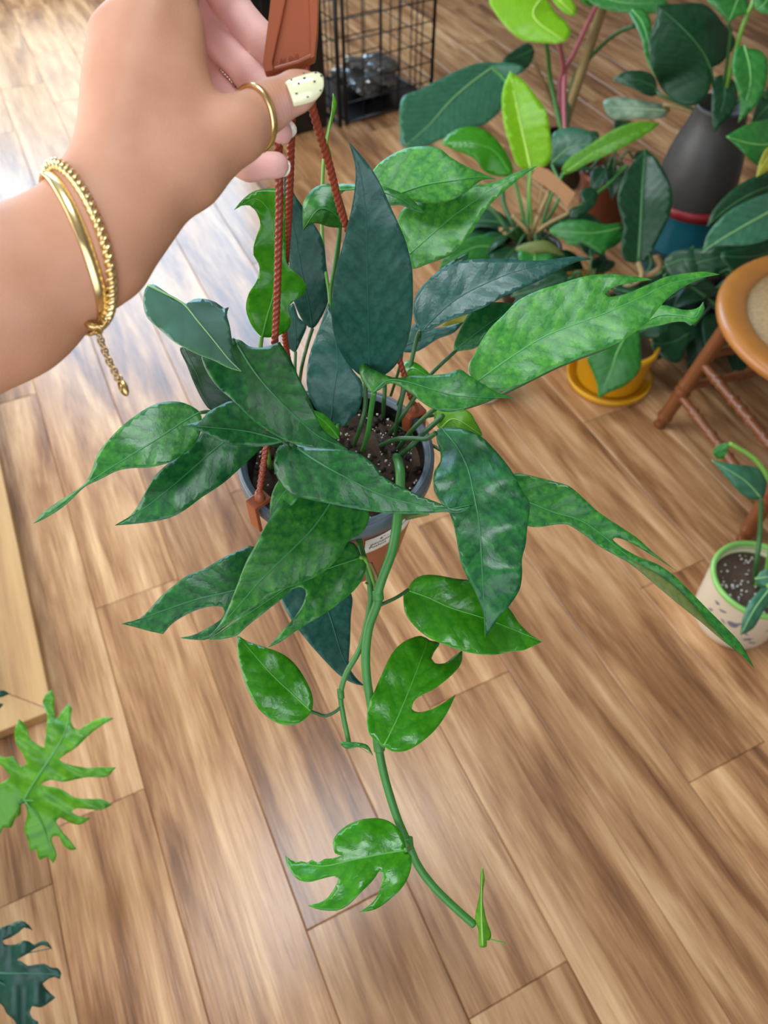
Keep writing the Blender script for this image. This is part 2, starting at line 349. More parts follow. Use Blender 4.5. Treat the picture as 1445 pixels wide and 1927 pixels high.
# floor: a slab with laminate planks laid on it
floor = tag(box('floor', (0, (RY0+RY1)/2, -0.03), X_, Y_, Z_, (RX1-RX0)/2+.1, (RY1-RY0)/2+.1, 0.0215, M['underlay']), kind='structure')
PW = 0.190
_a = onz(400, 1266, 0); B0 = _a.dot(PV) % PW
_j1 = onz(860, 1308, 0); _j2 = onz(235, 1500, 0); _j3 = onz(612, 1733, 0); _j4 = onz(1380, 1428, 0); _j5 = onz(250, 1120, 0)
fix = {}
for j in (_j1, _j2, _j3, _j4, _j5):
    fix[math.floor((j.dot(PV)-B0)/PW)] = j.dot(PU)
PLEN = 1.22; gap = 0.0007
pv = []
me_plank = {}
def plank_mesh(L):
    k = round(L, 3)
    if k not in me_plank:
        bm = bmesh.new(); bmesh.ops.create_cube(bm, size=1)
        for v in bm.verts: v.co = Vector((v.co.x*(PW-gap), v.co.y*(L-gap), v.co.z*0.0085))
        top = [e for e in bm.edges if all(v.co.z > 0 for v in e.verts)]
        bmesh.ops.bevel(bm, geom=top, offset=0.0016, segments=1, affect='EDGES')
        me = bpy.data.meshes.new('plank'); bm.to_mesh(me); bm.free(); me.materials.append(M['plank']); me_plank[k] = me
    return me_plank[k]
def infloor(p, m=0.0): return RX0+m < p.x < RX1-m and RY0+m < p.y < RY1-m
for row in range(-30, 31):
    bmid = B0+(row+0.5)*PW
    a0 = fix.get(row, (row*0.47) % PLEN + random.uniform(-.1, .1))
    for k in range(-7, 7):
        s, e = a0+k*PLEN, a0+(k+1)*PLEN
        # trim each board to the part lying inside the room
        ts = [s+(e-s)*i/40 for i in range(41)]
        ok = [t for t in ts if all(infloor(PU*t+PV*(bmid+d)) for d in (-PW/2, PW/2))]
        if len(ok) < 3: continue
        s2, e2 = ok[0], ok[-1]
        o = bpy.data.objects.new('plank', plank_mesh(e2-s2)); COL.objects.link(o); o.parent = floor
        c = PU*((s2+e2)/2)+PV*bmid
        o.location = (c.x, c.y, -0.0045); o.rotation_euler = (0, 0, -PAZ)

# ------------------------------------------------------------------ leaves
def smooth_outline(pts, step):
    """closed Catmull-Rom through pts; a point with a third value 1 is a sharp corner"""
    n = len(pts); out = []
    for i in range(n):
        p0, p1, p2, p3 = pts[i-1], pts[i], pts[(i+1) % n], pts[(i+2) % n]
        a = [np.array(q[:2], float) for q in (p0, p1, p2, p3)]
        if len(p1) > 2: a[0] = 2*a[1]-a[2]
        if len(p2) > 2: a[3] = 2*a[2]-a[1]
        k = max(1, int(np.linalg.norm(a[2]-a[1])/step))
        for q in range(k):
            t = q/k
            out.append(0.5*((2*a[1])+(-a[0]+a[2])*t+(2*a[0]-5*a[1]+4*a[2]-a[3])*t*t+(-a[0]+3*a[1]-3*a[2]+a[3])*t**3))
    return np.array(out)
def inside(poly, q):
    x, y = q[:, 0], q[:, 1]; r = np.zeros(len(q), bool); n = len(poly); j = n-1
    for i in range(n):
        xi, yi = poly[i]; xj, yj = poly[j]
        c = ((yi > y) != (yj > y)) & (x < (xj-xi)*(y-yi)/(yj-yi+1e-12)+xi); r ^= c; j = i
    return r
def leaf(parent, src, outline, mid, dep, kind, fold=-0.16, curl=3.5, tilt=0.0, wav=0.0009, step=7.0, thick=0.0005, rib=0.0011, name='leaf', hz=None):
    """one leaf blade: outline and midrib as seen from the photograph's viewpoint, each at its own distance `dep` along the midrib;
       fold bends the two halves about the midrib, curl rolls the margins, tilt banks the whole blade"""
    O = smooth_outline(px(src, outline), step); Md = catmull(px(src, mid), 12)
    seg = np.linalg.norm(np.diff(Md, axis=0), axis=1); cum = np.concatenate([[0], np.cumsum(seg)]); tt = cum/cum[-1]
    dk = np.linspace(0, 1, len(dep)); dsm = catmull([(a, b) for a, b in zip(dk, dep)], 10)
    D = lambda t: np.interp(t, dsm[:, 0], dsm[:, 1])
    lo, hi = O.min(0), O.max(0); gs = step*1.15
    gx, gy = np.meshgrid(np.arange(lo[0], hi[0], gs), np.arange(lo[1], hi[1], gs*0.87)); gx[1::2] += gs/2
    q = np.stack([gx.ravel(), gy.ravel()], 1); q = q[inside(O, q)]
    if len(q):
        dmin = np.min(np.linalg.norm(q[:, None]-O[None], axis=2), axis=1); q = q[dmin > step*0.55]
    vs = [Vector(p) for p in O]+[Vector(p) for p in q]
    r = delaunay_2d_cdt(vs, [], [list(range(len(O)))], 1, 1e-5)
    pts = np.array([tuple(v) for v in r[0]]); faces = [tuple(f) for f in r[2]]
    # nearest point on the midrib
    a, b = Md[:-1], Md[1:]; ab = b-a
    h = np.clip(((pts[:, None]-a[None])*ab[None]).sum(2)/((ab*ab).sum(1)[None]+1e-9), 0, 1)
    near = a[None]+h[..., None]*ab[None]; dist = np.linalg.norm(pts[:, None]-near, axis=2); i = dist.argmin(1); ix = np.arange(len(pts))
    t = (cum[i]+h[ix, i]*seg[i])/cum[-1]; rel = pts-near[ix, i]
    sgn = np.sign(ab[i, 0]*rel[:, 1]-ab[i, 1]*rel[:, 0]); dd = D(t); s = dist[ix, i]*dd/FPX; sS = s*sgn
    Lm = cum[-1]*dd.mean()/FPX
    if hz is None: hz = 0.45 if parent is plant else 0.0
    ctr = Md[len(Md)//2]; lay = lambda y: hz*0.783*(ctr[1]-y)*float(np.mean(dep))/FPX      # hz = 1 lays the blade level
    frq = 150+(int(abs(Md[0][0]*7+Md[0][1]*3)) % 90); ph = Md[-1][0]*.1
    depth = dd+fold*s+curl*s*s+tilt*sS+wav*np.sin(t*Lm*frq+sgn*1.3+ph)*np.minimum(1, s/0.02)+np.array([lay(y) for y in pts[:, 1]])
    W = [P(p[0], p[1], d) for p, d in zip(pts, depth)]
    me = bpy.data.meshes.new(name); me.from_pydata(W, [], faces); me.update()
    # make all faces look at the viewer's side
    uvl = me.uv_layers.new(name='UVMap'); li = np.empty(len(me.loops), int); me.loops.foreach_get('vertex_index', li)
    U = np.stack([t*Lm, sS], 1)[li]; uvl.data.foreach_set('uv', U.astype(np.float32).ravel())
    me.materials.append(LM[kind]); me.polygons.foreach_set('use_smooth', [True]*len(me.polygons))
    nrm = sum((Vector(pl.normal)*pl.area for pl in me.polygons), Vector()); 
    if nrm.dot(Vector((0, 0, CAMH))-W[0]) < 0: me.flip_normals()
    o = bpy.data.objects.new(name, me); link(o, parent)
    sm = o.modifiers.new('thickness', 'SOLIDIFY'); sm.thickness = thick; sm.offset = -1
    me.materials.append(RIB[kind]); sm.material_offset_rim = 1
    if rib:
        R0 = []; n = len(Md)
        for k in range(0, n, 2):
            if inside(O, Md[k:k+1])[0] or k == 0 or k >= n-3:
                d = float(D(tt[k]))+lay(Md[k][1]); R0.append(P(Md[k][0], Md[k][1], d-0.0001))
        if len(R0) > 2:
            rb = tube('midrib', R0, lambda u: rib*(.72 if parent is plant else 1)*(1-0.75*u), RIB[kind], None, seg=6)
            rb.parent = o
    return o
def stem(parent, src, pts, r, kind='green', name='petiole', n=8, seg=8):
    """pts: (x, y, depth) as seen in the photograph, or world Vectors"""
    W = []
    for p in pts:
        if isinstance(p, Vector): W.append(tuple(p))
        else:
            q = px(src, [p])[0]; W.append(tuple(P(*q)))
    path = catmull(W, n); 
    rr = (lambda t: r[0]+(r[1]-r[0])*t) if isinstance(r, tuple) else r
    return tube(name, path, rr, STEM[kind], parent, seg=seg)

# ------------------------------------------------------------------ the hanging pot and its plant
POT = P(632, 852, 0.600); POTR = 0.0795; SOILZ = POT.z-0.020
plant = empty('hanging_pothos', (POT.x, POT.y, POT.z-0.115), 'trailing pothos with long dark leaves in a terracotta hanging pot held up by the hand', 'potted plant')
potb = lathe('pot', [(0.0, -.115), (.052, -.115), (.055, -.112), (.072, -.022), (.0745, -.020), (.0745, -.012), (.0735, -.012), (.0716, -.0215), (.0655, -.050), (0.0, -.050)], M['terracotta'], plant, POT)
lathe('liner_rim', [(.0688, -.032), (.0712, -.006), (.0722, .0005), (.0780, .0005), (.0795, -.0015), (.0795, -.012), (.0785, -.0135), (.0760, -.0135), (.0755, -.020)], M['liner'], potb, POT)
lathe('liner_wall', [(.0684, -.034), (.0709, -.003)], M['blackplastic'], potb, POT)
lathe('liner_lip', [(.0752, .0006), (.0757, .0016), (.0772, .0016), (.0777, .0006)], M['liner'], potb, POT)
# lumpy soil
V = []; F = []; nr, ns = 14, 48
for i in range(nr+1):
    for k in range(ns):
        r = 0.0703*i/nr; a = 2*math.pi*k/ns
        x, y = r*math.cos(a), r*math.sin(a)
        z = 0.004*math.sin(x*140+1)*math.cos(y*120)+0.006*math.exp(-((x-.01)**2+(y-.02)**2)/.0009)+random.uniform(-.0012, .0012)
        V.append((POT.x+x, POT.y+y, SOILZ+z))
for i in range(nr):
    for k in range(ns): F.append((i*ns+k, (i+1)*ns+k, (i+1)*ns+(k+1) % ns, i*ns+(k+1) % ns))
soil = tag(mesh('soil', V, F, M['soil'], plant), kind='stuff')
def chips(name, n, size, mat, parent, ctr, rad, zc, flat=.7):
    V = []; F = []
    base = [(1,0,0),(-1,0,0),(0,1,0),(0,-1,0),(0,0,1),(0,0,-1)]; fc = [(0,2,4),(2,1,4),(1,3,4),(3,0,4),(2,0,5),(1,2,5),(3,1,5),(0,3,5)]
    for _ in range(n):
        a = random.uniform(0, 6.283); r = rad*math.sqrt(random.random()); s = random.uniform(*size)
        c = Vector((ctr.x+r*math.cos(a), ctr.y+r*math.sin(a), zc+random.uniform(.001, .004)))
        R_ = Euler((random.uniform(0, 6), random.uniform(0, 6), random.uniform(0, 6))).to_matrix()
        k = len(V)
        for b_ in base: V.append(c+R_ @ Vector((b_[0]*s*random.uniform(.7, 1.2), b_[1]*s*random.uniform(.6, 1), b_[2]*s*flat)))
        F += [tuple(i+k for i in f) for f in fc]
    return tag(mesh(name, V, F, mat, parent, smooth=True), kind='stuff')
chips('bark_chips', 260, (.0018, .0050), M['bark'], plant, POT, .068, SOILZ+.001)
chips('perlite_grains', 230, (.0007, .0019), M['perlite'], plant, POT, .068, SOILZ+.003)

# sticker wrapped round the pot wall with its printing
def on_pot(a, z, out=.0004):        # angle a (0 = towards the viewer), height below rim
    t = (z+.022)/(-.09); r = .072+(.055-.072)*t+out
    return Vector((POT.x+r*math.sin(a), POT.y-r*math.cos(a), POT.z+z))
def px_angle(x, y):                 # angle of the pot wall point seen at this pixel
    best = None
    for i in range(-90, 91):
        for z in (-.026, -.03, -.034, -.038, -.042, -.046, -.05, -.054):
            p = on_pot(math.radians(i), z); v = p-Vector((0, 0, CAMH)); d = v.y*CP-v.z*SP; Y = v.y*SP+v.z*CP
            e = (CX+p.x/d*FPX-x)**2+(CY-Y/d*FPX-y)**2
            if best is None or e < best[0]: best = (e, math.radians(i), z)
    return best[1], best[2]
la, lz0 = px_angle(684, 1004); LB_A0 = la; LB_A1 = la+0.80; LB_Z0, LB_Z1 = lz0-.003, lz0-.0265
V = []; F = []; na, nz = 24, 6
for i in range(na+1):
    for k in range(nz+1): V.append(on_pot(LB_A0+(LB_A1-LB_A0)*i/na, LB_Z0+(LB_Z1-LB_Z0)*k/nz, .0006))
for i in range(na):
    for k in range(nz): F.append((i*(nz+1)+k, i*(nz+1)+k+1, (i+1)*(nz+1)+k+1, (i+1)*(nz+1)+k))
sticker = mesh('label_sticker', V, F, M['paper'], potb); sticker['label'] = 'white printed sticker'
sticker.modifiers.new('t', 'SOLIDIFY').thickness = .0004
def text_mesh(txt, size):
    cu = bpy.data.curves.new('txt', 'FONT'); cu.body = txt; cu.size = size; cu.resolution_u = 2
    o = bpy.data.objects.new('txt', cu); COL.objects.link(o); bpy.context.view_layer.update()
    me = bpy.data.meshes.new_from_object(o); bpy.data.objects.remove(o)
    return [Vector(v.co) for v in me.vertices], [tuple(p.vertices) for p in me.polygons]
for ln, (txt, off) in enumerate((('6" - Epipremn', .0125), ('pinnatum  "B', .0045), ('Pothos  Hangi', .0035), ('6 - 1', .030))):
    v, f = text_mesh(txt, .0058)
    W = [on_pot(LB_A0+(q.x+off)/.07, LB_Z0-.0065-ln*.0053+q.y, .0010) for q in v]
    mesh('printed_text', W, f, M['ink'], potb, smooth=False)

# hanger: plastic clip and three twisted straps
CLD = lambda y: 0.376+(y-130)*0.00006
def prism_px(name, poly, dfn, off, th, mat, parent, bev=.0006):
    fr = [P(x, y, dfn(y)+off) for x, y in poly]; bk = [P(x, y, dfn(y)+off)+Vector((0, CP, -SP))*th for x, y in poly]
    n = len(poly); F = [tuple(range(n))[::-1], tuple(range(n, 2*n))]+[(i, (i+1) % n, n+(i+1) % n, n+i) for i in range(n)]
    o = mesh(name, fr+bk, F, mat, parent, smooth=False)
    if bev: bevel(o, bev)
    return o
clip = prism_px('hanger_clip', [(520,-90),(590,-90),(600,-20),(597,60),(592,106),(560,121),(498,135),(494,118),(503,50),(511,-20)], CLD, 0, .006, M['terracotta'], plant, .0009)
prism_px('clip_flange', [(520,-90),(541,-60),(537,0),(527,48),(512,117),(515,131),(498,135),(494,118),(503,50),(511,-20)], CLD, -.0022, .003, M['terracotta'], clip)
prism_px('clip_flange', [(586,-90),(590,-90),(600,-20),(597,60),(592,106),(584,110),(583,30),(580,-20)], CLD, -.0022, .003, M['terracotta'], clip)
prism_px('clip_lip', [(592,104),(560,119),(515,131),(514,125),(560,112),(586,99)], CLD, -.0020, .003, M['terracotta'], clip)
v, f = text_mesh('• VHJ  83-13', .0042)
W = []
for q in v:
    x = 519+q.x/.0042*8.4; y = 121-q.y/.0042*12.0-(q.x/.0042)*2.5
    W.append(P(x, y, CLD(y)-.0007))
em = mesh('embossed_mark', W, f, M['terracotta'], clip, smooth=False); em.modifiers.new('t', 'SOLIDIFY').thickness = .0006
RIMZ = POT.z+.001
def rim_pt(a, r=.0760, dz=.0): return Vector((POT.x+r*math.sin(a), POT.y-r*math.cos(a), RIMZ+dz))
def strap(pts):
    W = catmull([tuple(P(*p)) if not isinstance(p, Vector) else tuple(p) for p in pts], 90)
    return tube('strap', W, .0026, M['strap'], plant, seg=12, lobes=3, depth=.30, pitch=.0118)
# where the three hooks sit on the rim
def ang_at(x, y):
    q = onz(x, y, RIMZ)-POT; return math.atan2(q.x, -q.y)
HK = [ang_at(*q) for q in ((506,936), (536,722), (790,775))]
strap([(527,122,.3785),(523,230,.394),(525,400,.430),(517,640,.490),(501,830,.546),rim_pt(HK[0], .0760, .011)])
strap([(550,115,.380),(548,215,.410),(543,400,.469),(533,600,.562),rim_pt(HK[1], .0760, .011)])
strap([(572,108,.378),(584,190,.394),(619,310,.432),(654,432,.475),(735,630,.566),rim_pt(HK[2], .0760, .011)])
def hook(a):
    c = rim_pt(a); o_ = Vector((math.sin(a), -math.cos(a), 0)); t_ = Vector((math.cos(a), math.sin(a), 0))
    h = box('rim_hook', c+Z_*.004+o_*.001, t_, o_, Z_, .0060, .0078, .0018, M['terracotta'], plant, .0006)
    box('hook_outer', c+o_*.0080+Z_*-.009, t_, o_, Z_, .0060, .0015, .0145, M['terracotta'], h, .0006)
    box('hook_inner', c-o_*.0062+Z_*-.006, t_, o_, Z_, .0060, .0012, .0095, M['terracotta'], h, .0006)
    tube('hook_neck', [c+Z_*.004, c+Z_*.007, c+Z_*.013], lambda u: .0050-.0020*u, M['terracotta'], h)
for a in HK: hook(a)
c_ = 1
# upright, back and centre leaves
leaf(plant, 'T', [(697,712),(680,708),(655,685),(635,650),(625,610),(625,575),(628,530),(637,490),(650,440),(660,400),(668,350),(668,310),(655,265,1),(690,305),(715,345),(740,400),(760,445),(773,490),(777,530),(776,590),(768,640),(750,680),(725,705)],
     [(695,705),(693,600),(691,500),(688,400),(677,320),(655,265)], (.565,.505,.462,.435), 'slate', fold=-.22, curl=5, hz=0)
leaf(plant, 'B', [(610,1330),(550,1290),(500,1200),(470,1100),(455,950),(440,800),(425,600),(415,450),(412,240,1),(480,410),(540,500),(610,610),(660,690),(690,790),(700,920),(715,1050),(712,1150),(670,1250)],
     [(605,1330),(580,1150),(540,970),(500,750),(450,480),(412,240)], (.63,.60,.58,.555), 'slate', fold=-.15, hz=0)
leaf(plant, 'B', [(265,1390),(200,1320),(160,1230),(155,1160),(175,1090),(220,1020),(245,950),(240,890),(205,830),(205,780),(230,690),(252,625),(240,570),(215,520),(180,492),(120,495),(75,522,1),(130,455),(200,400),(280,380),(355,378),(405,400),(425,480),(422,600),(425,760),(430,880),(480,940),(540,1000),(565,1040),(550,1090),(500,1130),(452,1170),(445,1210),(460,1280),(440,1340),(380,1378),(310,1392)],
     [(265,1390),(300,1250),(340,1100),(352,900),(345,700),(315,540),(220,450),(75,522)], (.53,.50,.475,.465), 'fresh', fold=-.12, wav=.004, hz=0)
leaf(plant, 'B', [(835,640),(800,645),(720,640),(640,615),(590,625),(543,665,1),(540,600),(540,500),(560,440),(610,380),(680,348),(740,350),(790,400),(840,560)],
     [(825,630),(740,540),(650,520),(545,655)], (.56,.545,.56), 'mid', fold=.25, hz=0)
leaf(plant, 'B', [(785,430),(780,352),(885,348),(1000,345),(1070,358),(1180,395),(1270,440),(1330,500),(1380,552,1),(1290,525),(1210,490),(1130,490),(1000,460),(885,385),(820,395)],
     [(785,390),(950,385),(1150,425),(1380,552)], (.60,.585,.595), 'mid', fold=.1)
leaf(plant, 'Q', [(770,1085),(745,1070),(720,960),(735,870),(755,780),(778,690),(780,600,1),(800,650),(802,700),(772,800),(745,900),(768,1000)],
     [(760,1080),(740,940),(765,780),(782,610)], (.60,.58,.57), 'lime', fold=.5, name='furled_leaf', hz=0)
leaf(plant, 'C', [(120,340),(75,270),(130,200),(220,140),(320,100),(440,90),(530,105),(600,160),(700,220),(800,265),(910,310,1),(840,315),(790,340),(700,410),(600,460),(500,480),(380,470),(290,430),(200,410)],
     [(180,440),(290,400),(450,350),(650,320),(800,300),(910,310)], (.62,.61,.60,.61), 'bright', fold=.22, curl=0, tilt=.1)
leaf(plant, 'C', [(325,825),(345,920),(450,890),(560,850),(640,805),(700,740),(760,660),(800,590),(830,540),(900,460),(1000,370),(1100,290),(1190,225,1),(1050,270),(940,320),(840,350),(780,350),(700,390),(600,430),(500,450),(380,470),(290,510),(245,590),(270,680),(300,760)],
     [(325,825),(480,690),(620,570),(760,470),(900,380),(1190,225)], (.635,.625,.615,.61), 'bright', fold=-.15)
leaf(plant, 'H', [(160,1085),(115,1020),(108,940),(130,870),(190,800),(270,740),(360,700),(460,685),(560,685),(680,690),(780,695),(880,685),(970,672),(1050,675),(1075,688,1),(1000,700),(900,745),(800,800),(700,845),(600,890),(500,945),(400,985),(300,1020),(220,1060)],
     [(158,1080),(230,1000),(350,900),(480,830),(650,760),(850,710),(1075,688)], (.60,.59,.585,.59), 'slate', fold=-.2)
leaf(plant, 'H', [(110,920),(180,810),(260,740),(330,690),(410,650,1),(400,690),(330,740),(220,820),(140,920)], [(120,920),(230,780),(410,650)], (.625,.62,.615), 'dark')
leaf(plant, 'H', [(50,1185),(80,1110),(110,1040),(170,1060),(250,1060),(380,1030,1),(330,1085),(240,1120),(180,1160),(120,1190)], [(50,1165),(180,1110),(380,1030)], (.64,.63,.62), 'slate')
leaf(plant, 'H', [(260,1045),(330,990),(440,960,1),(405,1020),(330,1045)], [(260,1040),(350,1005),(440,960)], (.66,.655,.65), 'yellow', rib=0)
leaf(plant, 'H', [(330,1185),(335,1130),(370,1050),(420,970),(480,935),(560,920),(650,930),(720,950,1),(640,1000),(540,1070),(490,1130),(440,1172),(380,1182)], [(330,1185),(450,1090),(580,1000),(720,950)], (.61,.60,.60), 'dark', fold=-.2)
leaf(plant, 'K', [(320,655),(290,605),(320,530),(370,450),(430,390),(480,340),(560,300),(640,275),(740,245),(820,238),(900,242),(960,250),(1000,258,1),(940,266),(870,280),(825,300),(815,315),(830,325),(880,318),(930,300),(1000,270),(1050,248),(1120,235),(1200,228),(1258,238,1),(1200,250),(1130,280),(1070,320),(1030,360),(980,420),(920,470),(850,510),(740,550),(620,600),(520,650),(430,685),(370,690)],
     [(325,650),(450,560),(600,470),(800,395),(950,330),(1080,270),(1258,238)], (.555,.535,.525,.53), 'bright', fold=-.16, curl=3)
leaf(plant, 'F', [(520,800),(640,680),(720,630),(790,640),(860,660),(930,660),(980,640),(1005,605,1),(1016,650),(980,720),(920,768),(880,742),(800,745),(680,775)], [(540,790),(700,700),(860,700),(950,710),(1005,610)], (.61,.60,.595), 'bright', fold=.2)
leaf(plant, 'I', [(870,402),(838,372),(805,320),(793,218,1),(850,260),(930,300),(1000,320),(1100,308),(1200,305),(1280,295),(1345,275),(1400,310),(1480,360),(1540,395),(1637,430,1),(1560,428),(1500,445),(1420,472),(1330,500),(1260,505),(1180,480),(1100,425),(1040,380),(965,350),(905,388)],
     [(875,400),(950,335),(1050,340),(1200,385),(1350,420),(1637,430)], (.55,.53,.52,.525), 'mid', fold=.22, curl=2)
leaf(plant, 'I', [(1030,340),(1025,310),(1025,260),(1060,225),(1110,240),(1150,270),(1190,320),(1100,340)], [(1035,335),(1080,270),(1190,320)], (.60,.598,.60), 'fresh', fold=.3)
# right hand leaves
leaf(plant, 'E', [(118,215),(125,195),(160,188),(230,185),(300,205),(370,240),(420,290),(470,345),(520,410),(560,480),(590,540),(625,590),(625,650),(612,740),(605,820),(585,900),(585,990),(570,1070),(520,1150),(460,1220),(420,1280),(385,1328,1),(378,1240),(365,1170),(330,1080),(285,1000),(250,910),(230,800),(210,710),(185,640),(140,590),(110,540),(100,480),(110,420),(140,370),(138,310),(120,260)],
     [(150,192),(230,290),(290,410),(325,560),(350,700),(362,850),(370,1000),(378,1150),(385,1328)], (.555,.52,.505,.525), 'dark', fold=-.12, wav=.003, rib=.0013)
leaf(plant, 'E', [(130,190),(105,130),(110,95),(200,80),(290,95),(330,150),(368,230),(300,235),(200,215)], [(140,190),(220,140),(368,230)], (.60,.59,.60), 'lime', fold=.2)
leaf(plant, 'E', [(450,470),(545,435),(640,450),(740,475),(830,500),(880,535),(950,600),(1000,645),(1080,700),(1150,745),(1220,795),(1280,850),(1340,900),(1430,970,1),(1350,918),(1270,868),(1200,828),(1140,797),(1090,785),(1078,795),(1110,825),(1160,858),(1229,894),(1331,935),(1421,1000),(1511,1090),(1601,1181),(1691,1271),(1781,1371),(1848,1495,1),(1781,1425),(1673,1343),(1556,1243),(1421,1135),(1286,1021),(1169,925),(1088,878),(1000,830),(950,790),(880,740),(820,712),(740,718),(670,728),(600,715),(500,640)],
     [(470,540),(600,585),(750,645),(900,690),(1020,770),(1130,860),(1300,985),(1500,1140),(1848,1495)], (.575,.56,.56,.585), 'mid', fold=-.15, curl=2, hz=0)
leaf(plant, 'E', [(1088,880),(1169,925),(1286,1021),(1421,1135),(1556,1243),(1690,1350),(1560,1205),(1440,1075),(1330,990),(1220,930),(1140,890)], [(1090,880),(1300,1000),(1500,1150),(1690,1350)], (.5585,.556,.566), 'olive', rib=0, name='leaf_margin_underside', hz=0)
# front and left leaves
leaf(plant, 'I', [(420,680),(365,690),(345,730),(333,790),(345,850),(380,910),(440,960),(540,985),(640,1005),(760,1030),(880,1048),(1000,1058),(1150,1058),(1260,1050),(1340,1055),(1400,1028),(1412,1010,1),(1370,1022),(1290,1025),(1240,1005),(1150,970),(1060,930),(980,890),(920,850),(880,795),(820,745),(740,715),(640,705),(540,700),(470,685)],
     [(430,680),(560,770),(720,860),(900,950),(1100,1010),(1260,1035),(1412,1010)], (.54,.52,.515,.508,.502), 'dark', fold=-.1, tilt=.05, rib=.0013)
leaf(plant, 'I', [(115,110),(20,130),(-60,180),(-60,215),(-30,291),(29,371),(119,451),(210,541),(299,606),(420,670),(520,692),(620,706),(735,710,1),(660,650),(600,600),(560,520),(520,420),(470,320),(420,210),(365,125,1),(350,130),(280,155),(200,150),(160,120)],
     [(120,115),(230,290),(340,420),(450,530),(580,640),(735,710)], (.463,.462,.465,.475), 'dark', fold=-.15, rib=.0012, hz=.6)
leaf(plant, 'A', [(672,130),(690,102),(720,100),(790,145),(850,185),(895,206),(940,180),(1000,180),(1060,200),(1105,232),(1128,225,1),(1118,265),(1135,330),(1145,400),(1152,480),(1195,573,1),(1120,550),(1040,510),(960,480),(880,440),(820,405),(770,360),(730,325),(690,290),(670,250),(662,190)],
     [(690,105),(780,150),(880,205),(960,300),(1050,410),(1130,510),(1195,573)], (.448,.446,.445,.446), 'grey', fold=.06, tilt=0, curl=1.5, hz=.95)  # lighter grey-green stands in for the window's reflection on this blade
leaf(plant, 'A', [(865,445),(900,540),(940,640),(985,730),(1030,785),(1100,780),(1180,760),(1120,640),(1040,540),(980,470)], [(880,440),(960,600),(1030,785)], (.545,.55,.565), 'deep')  # very dark green carries the shadow this leaf lies in
leaf(plant, 'A', [(970,795),(930,765),(860,740),(780,740),(700,765),(620,815),(550,870),(490,930),(430,1000),(400,1060),(380,1120),(345,1185),(270,1240),(190,1290),(120,1340),(65,1402,1),(120,1378),(200,1330),(270,1272),(345,1202),(420,1165),(520,1115),(600,1100),(700,1095),(800,1070),(870,1030),(930,985),(965,930),(985,870),(980,820)],
     [(972,797),(880,850),(760,930),(600,1030),(470,1110),(350,1192),(200,1308),(65,1402)], (.545,.53,.535,.55), 'mid', fold=-.15)
leaf(plant, 'A', [(1300,985),(1200,1090),(1100,1180),(980,1260),(900,1320),(820,1365),(720,1390),(600,1405),(510,1412,1),(580,1370),(630,1310),(680,1220),(720,1150),(780,1090),(820,1060),(900,1000),(960,940),(1000,890),(1100,900),(1220,930)],
     [(1210,900),(1090,970),(960,1080),(820,1200),(680,1310),(510,1412)], (.565,.555,.55,.56), 'dark', fold=-.12, rib=.0012)
leaf(plant, 'A', [(880,868,1),(975,842),(1010,800),(1080,760),(1160,735),(1260,790),(1360,860),(1440,940),(1380,970),(1280,985),(1180,980),(1100,960),(1020,920),(940,886)],
     [(1420,950),(1250,905),(1100,885),(880,868)], (.54,.535,.525,.52), 'dark', fold=.15)
leaf(plant, 'D', [(1060,105),(1165,130),(1300,165),(1370,180),(1365,240),(1330,300),(1260,340),(1220,410),(1160,480),(1090,530),(1000,570),(900,605),(820,640),(740,700),(640,770),(500,862,1),(560,790),(610,690),(650,590),(700,460),(760,350),(830,220),(890,140),(960,85)],
     [(1165,135),(1060,280),(900,440),(760,580),(640,720),(500,862)], (.535,.525,.52,.525), 'mid', fold=-.13, rib=.0012)
leaf(plant, 'D', [(900,540),(840,440),(740,370),(680,385),(580,430),(480,490),(380,530),(300,590),(230,650),(170,720),(110,770),(25,792,1),(100,810),(170,830),(250,847,1),(300,790),(380,740),(450,710),(520,695),(575,700),(585,725),(560,770),(490,815),(420,850),(340,868,1),(420,878),(500,872),(600,800),(700,720),(820,640)],
     [(880,550),(620,615),(430,660),(280,710),(140,760),(25,792)], (.56,.55,.55,.555), 'dark', fold=-.1, rib=.0012)
leaf(plant, 'D', [(1330,430),(1355,470),(1340,540),(1290,610),(1220,670),(1140,730),(1040,790),(960,840),(890,890),(820,922,1),(880,850),(945,780),(990,720),(1020,660),(1028,610),(1005,592),(960,600),(890,660),(800,730),(700,810),(650,855),(560,876),(500,876,1),(620,790),(740,690),(900,590),(1080,470),(1180,400),(1260,345),(1305,370)],
     [(1328,430),(1150,490),(980,560),(800,680),(500,876)], (.552,.545,.545,.55), 'mid', fold=-.12)
leaf(plant, 'J', [(285,170),(330,260),(390,340),(460,420),(530,490),(590,525),(635,535,1),(590,490),(570,440),(575,350),(578,250),(580,150),(500,100),(390,90),(310,110)],
     [(430,95),(490,240),(540,400),(590,490),(635,535)], (.60,.60,.60), 'slate', fold=-.12)
leaf(plant, 'J', [(415,638),(420,590),(400,530),(350,450),(290,400),(210,370),(150,350),(103,322,1),(103,390),(120,470),(150,560),(200,640),(260,685),(310,698),(360,690),(395,665)],
     [(410,640),(330,565),(250,490),(170,400),(103,322)], (.575,.57,.57), 'fresh', fold=-.25, curl=10, hz=.9)
leaf(plant, 'J', [(815,130),(798,160),(798,190),(810,240),(850,290),(900,330),(980,365),(1070,395),(1170,405),(1250,390),(1300,385),(1378,350,1),(1330,320),(1280,270),(1240,210),(1150,130),(1080,95),(1010,85),(940,72),(880,72),(840,92)],
     [(815,135),(900,165),(1000,210),(1130,250),(1260,300),(1378,350)], (.57,.56,.56), 'fresh', fold=-.22, curl=7, hz=.85)
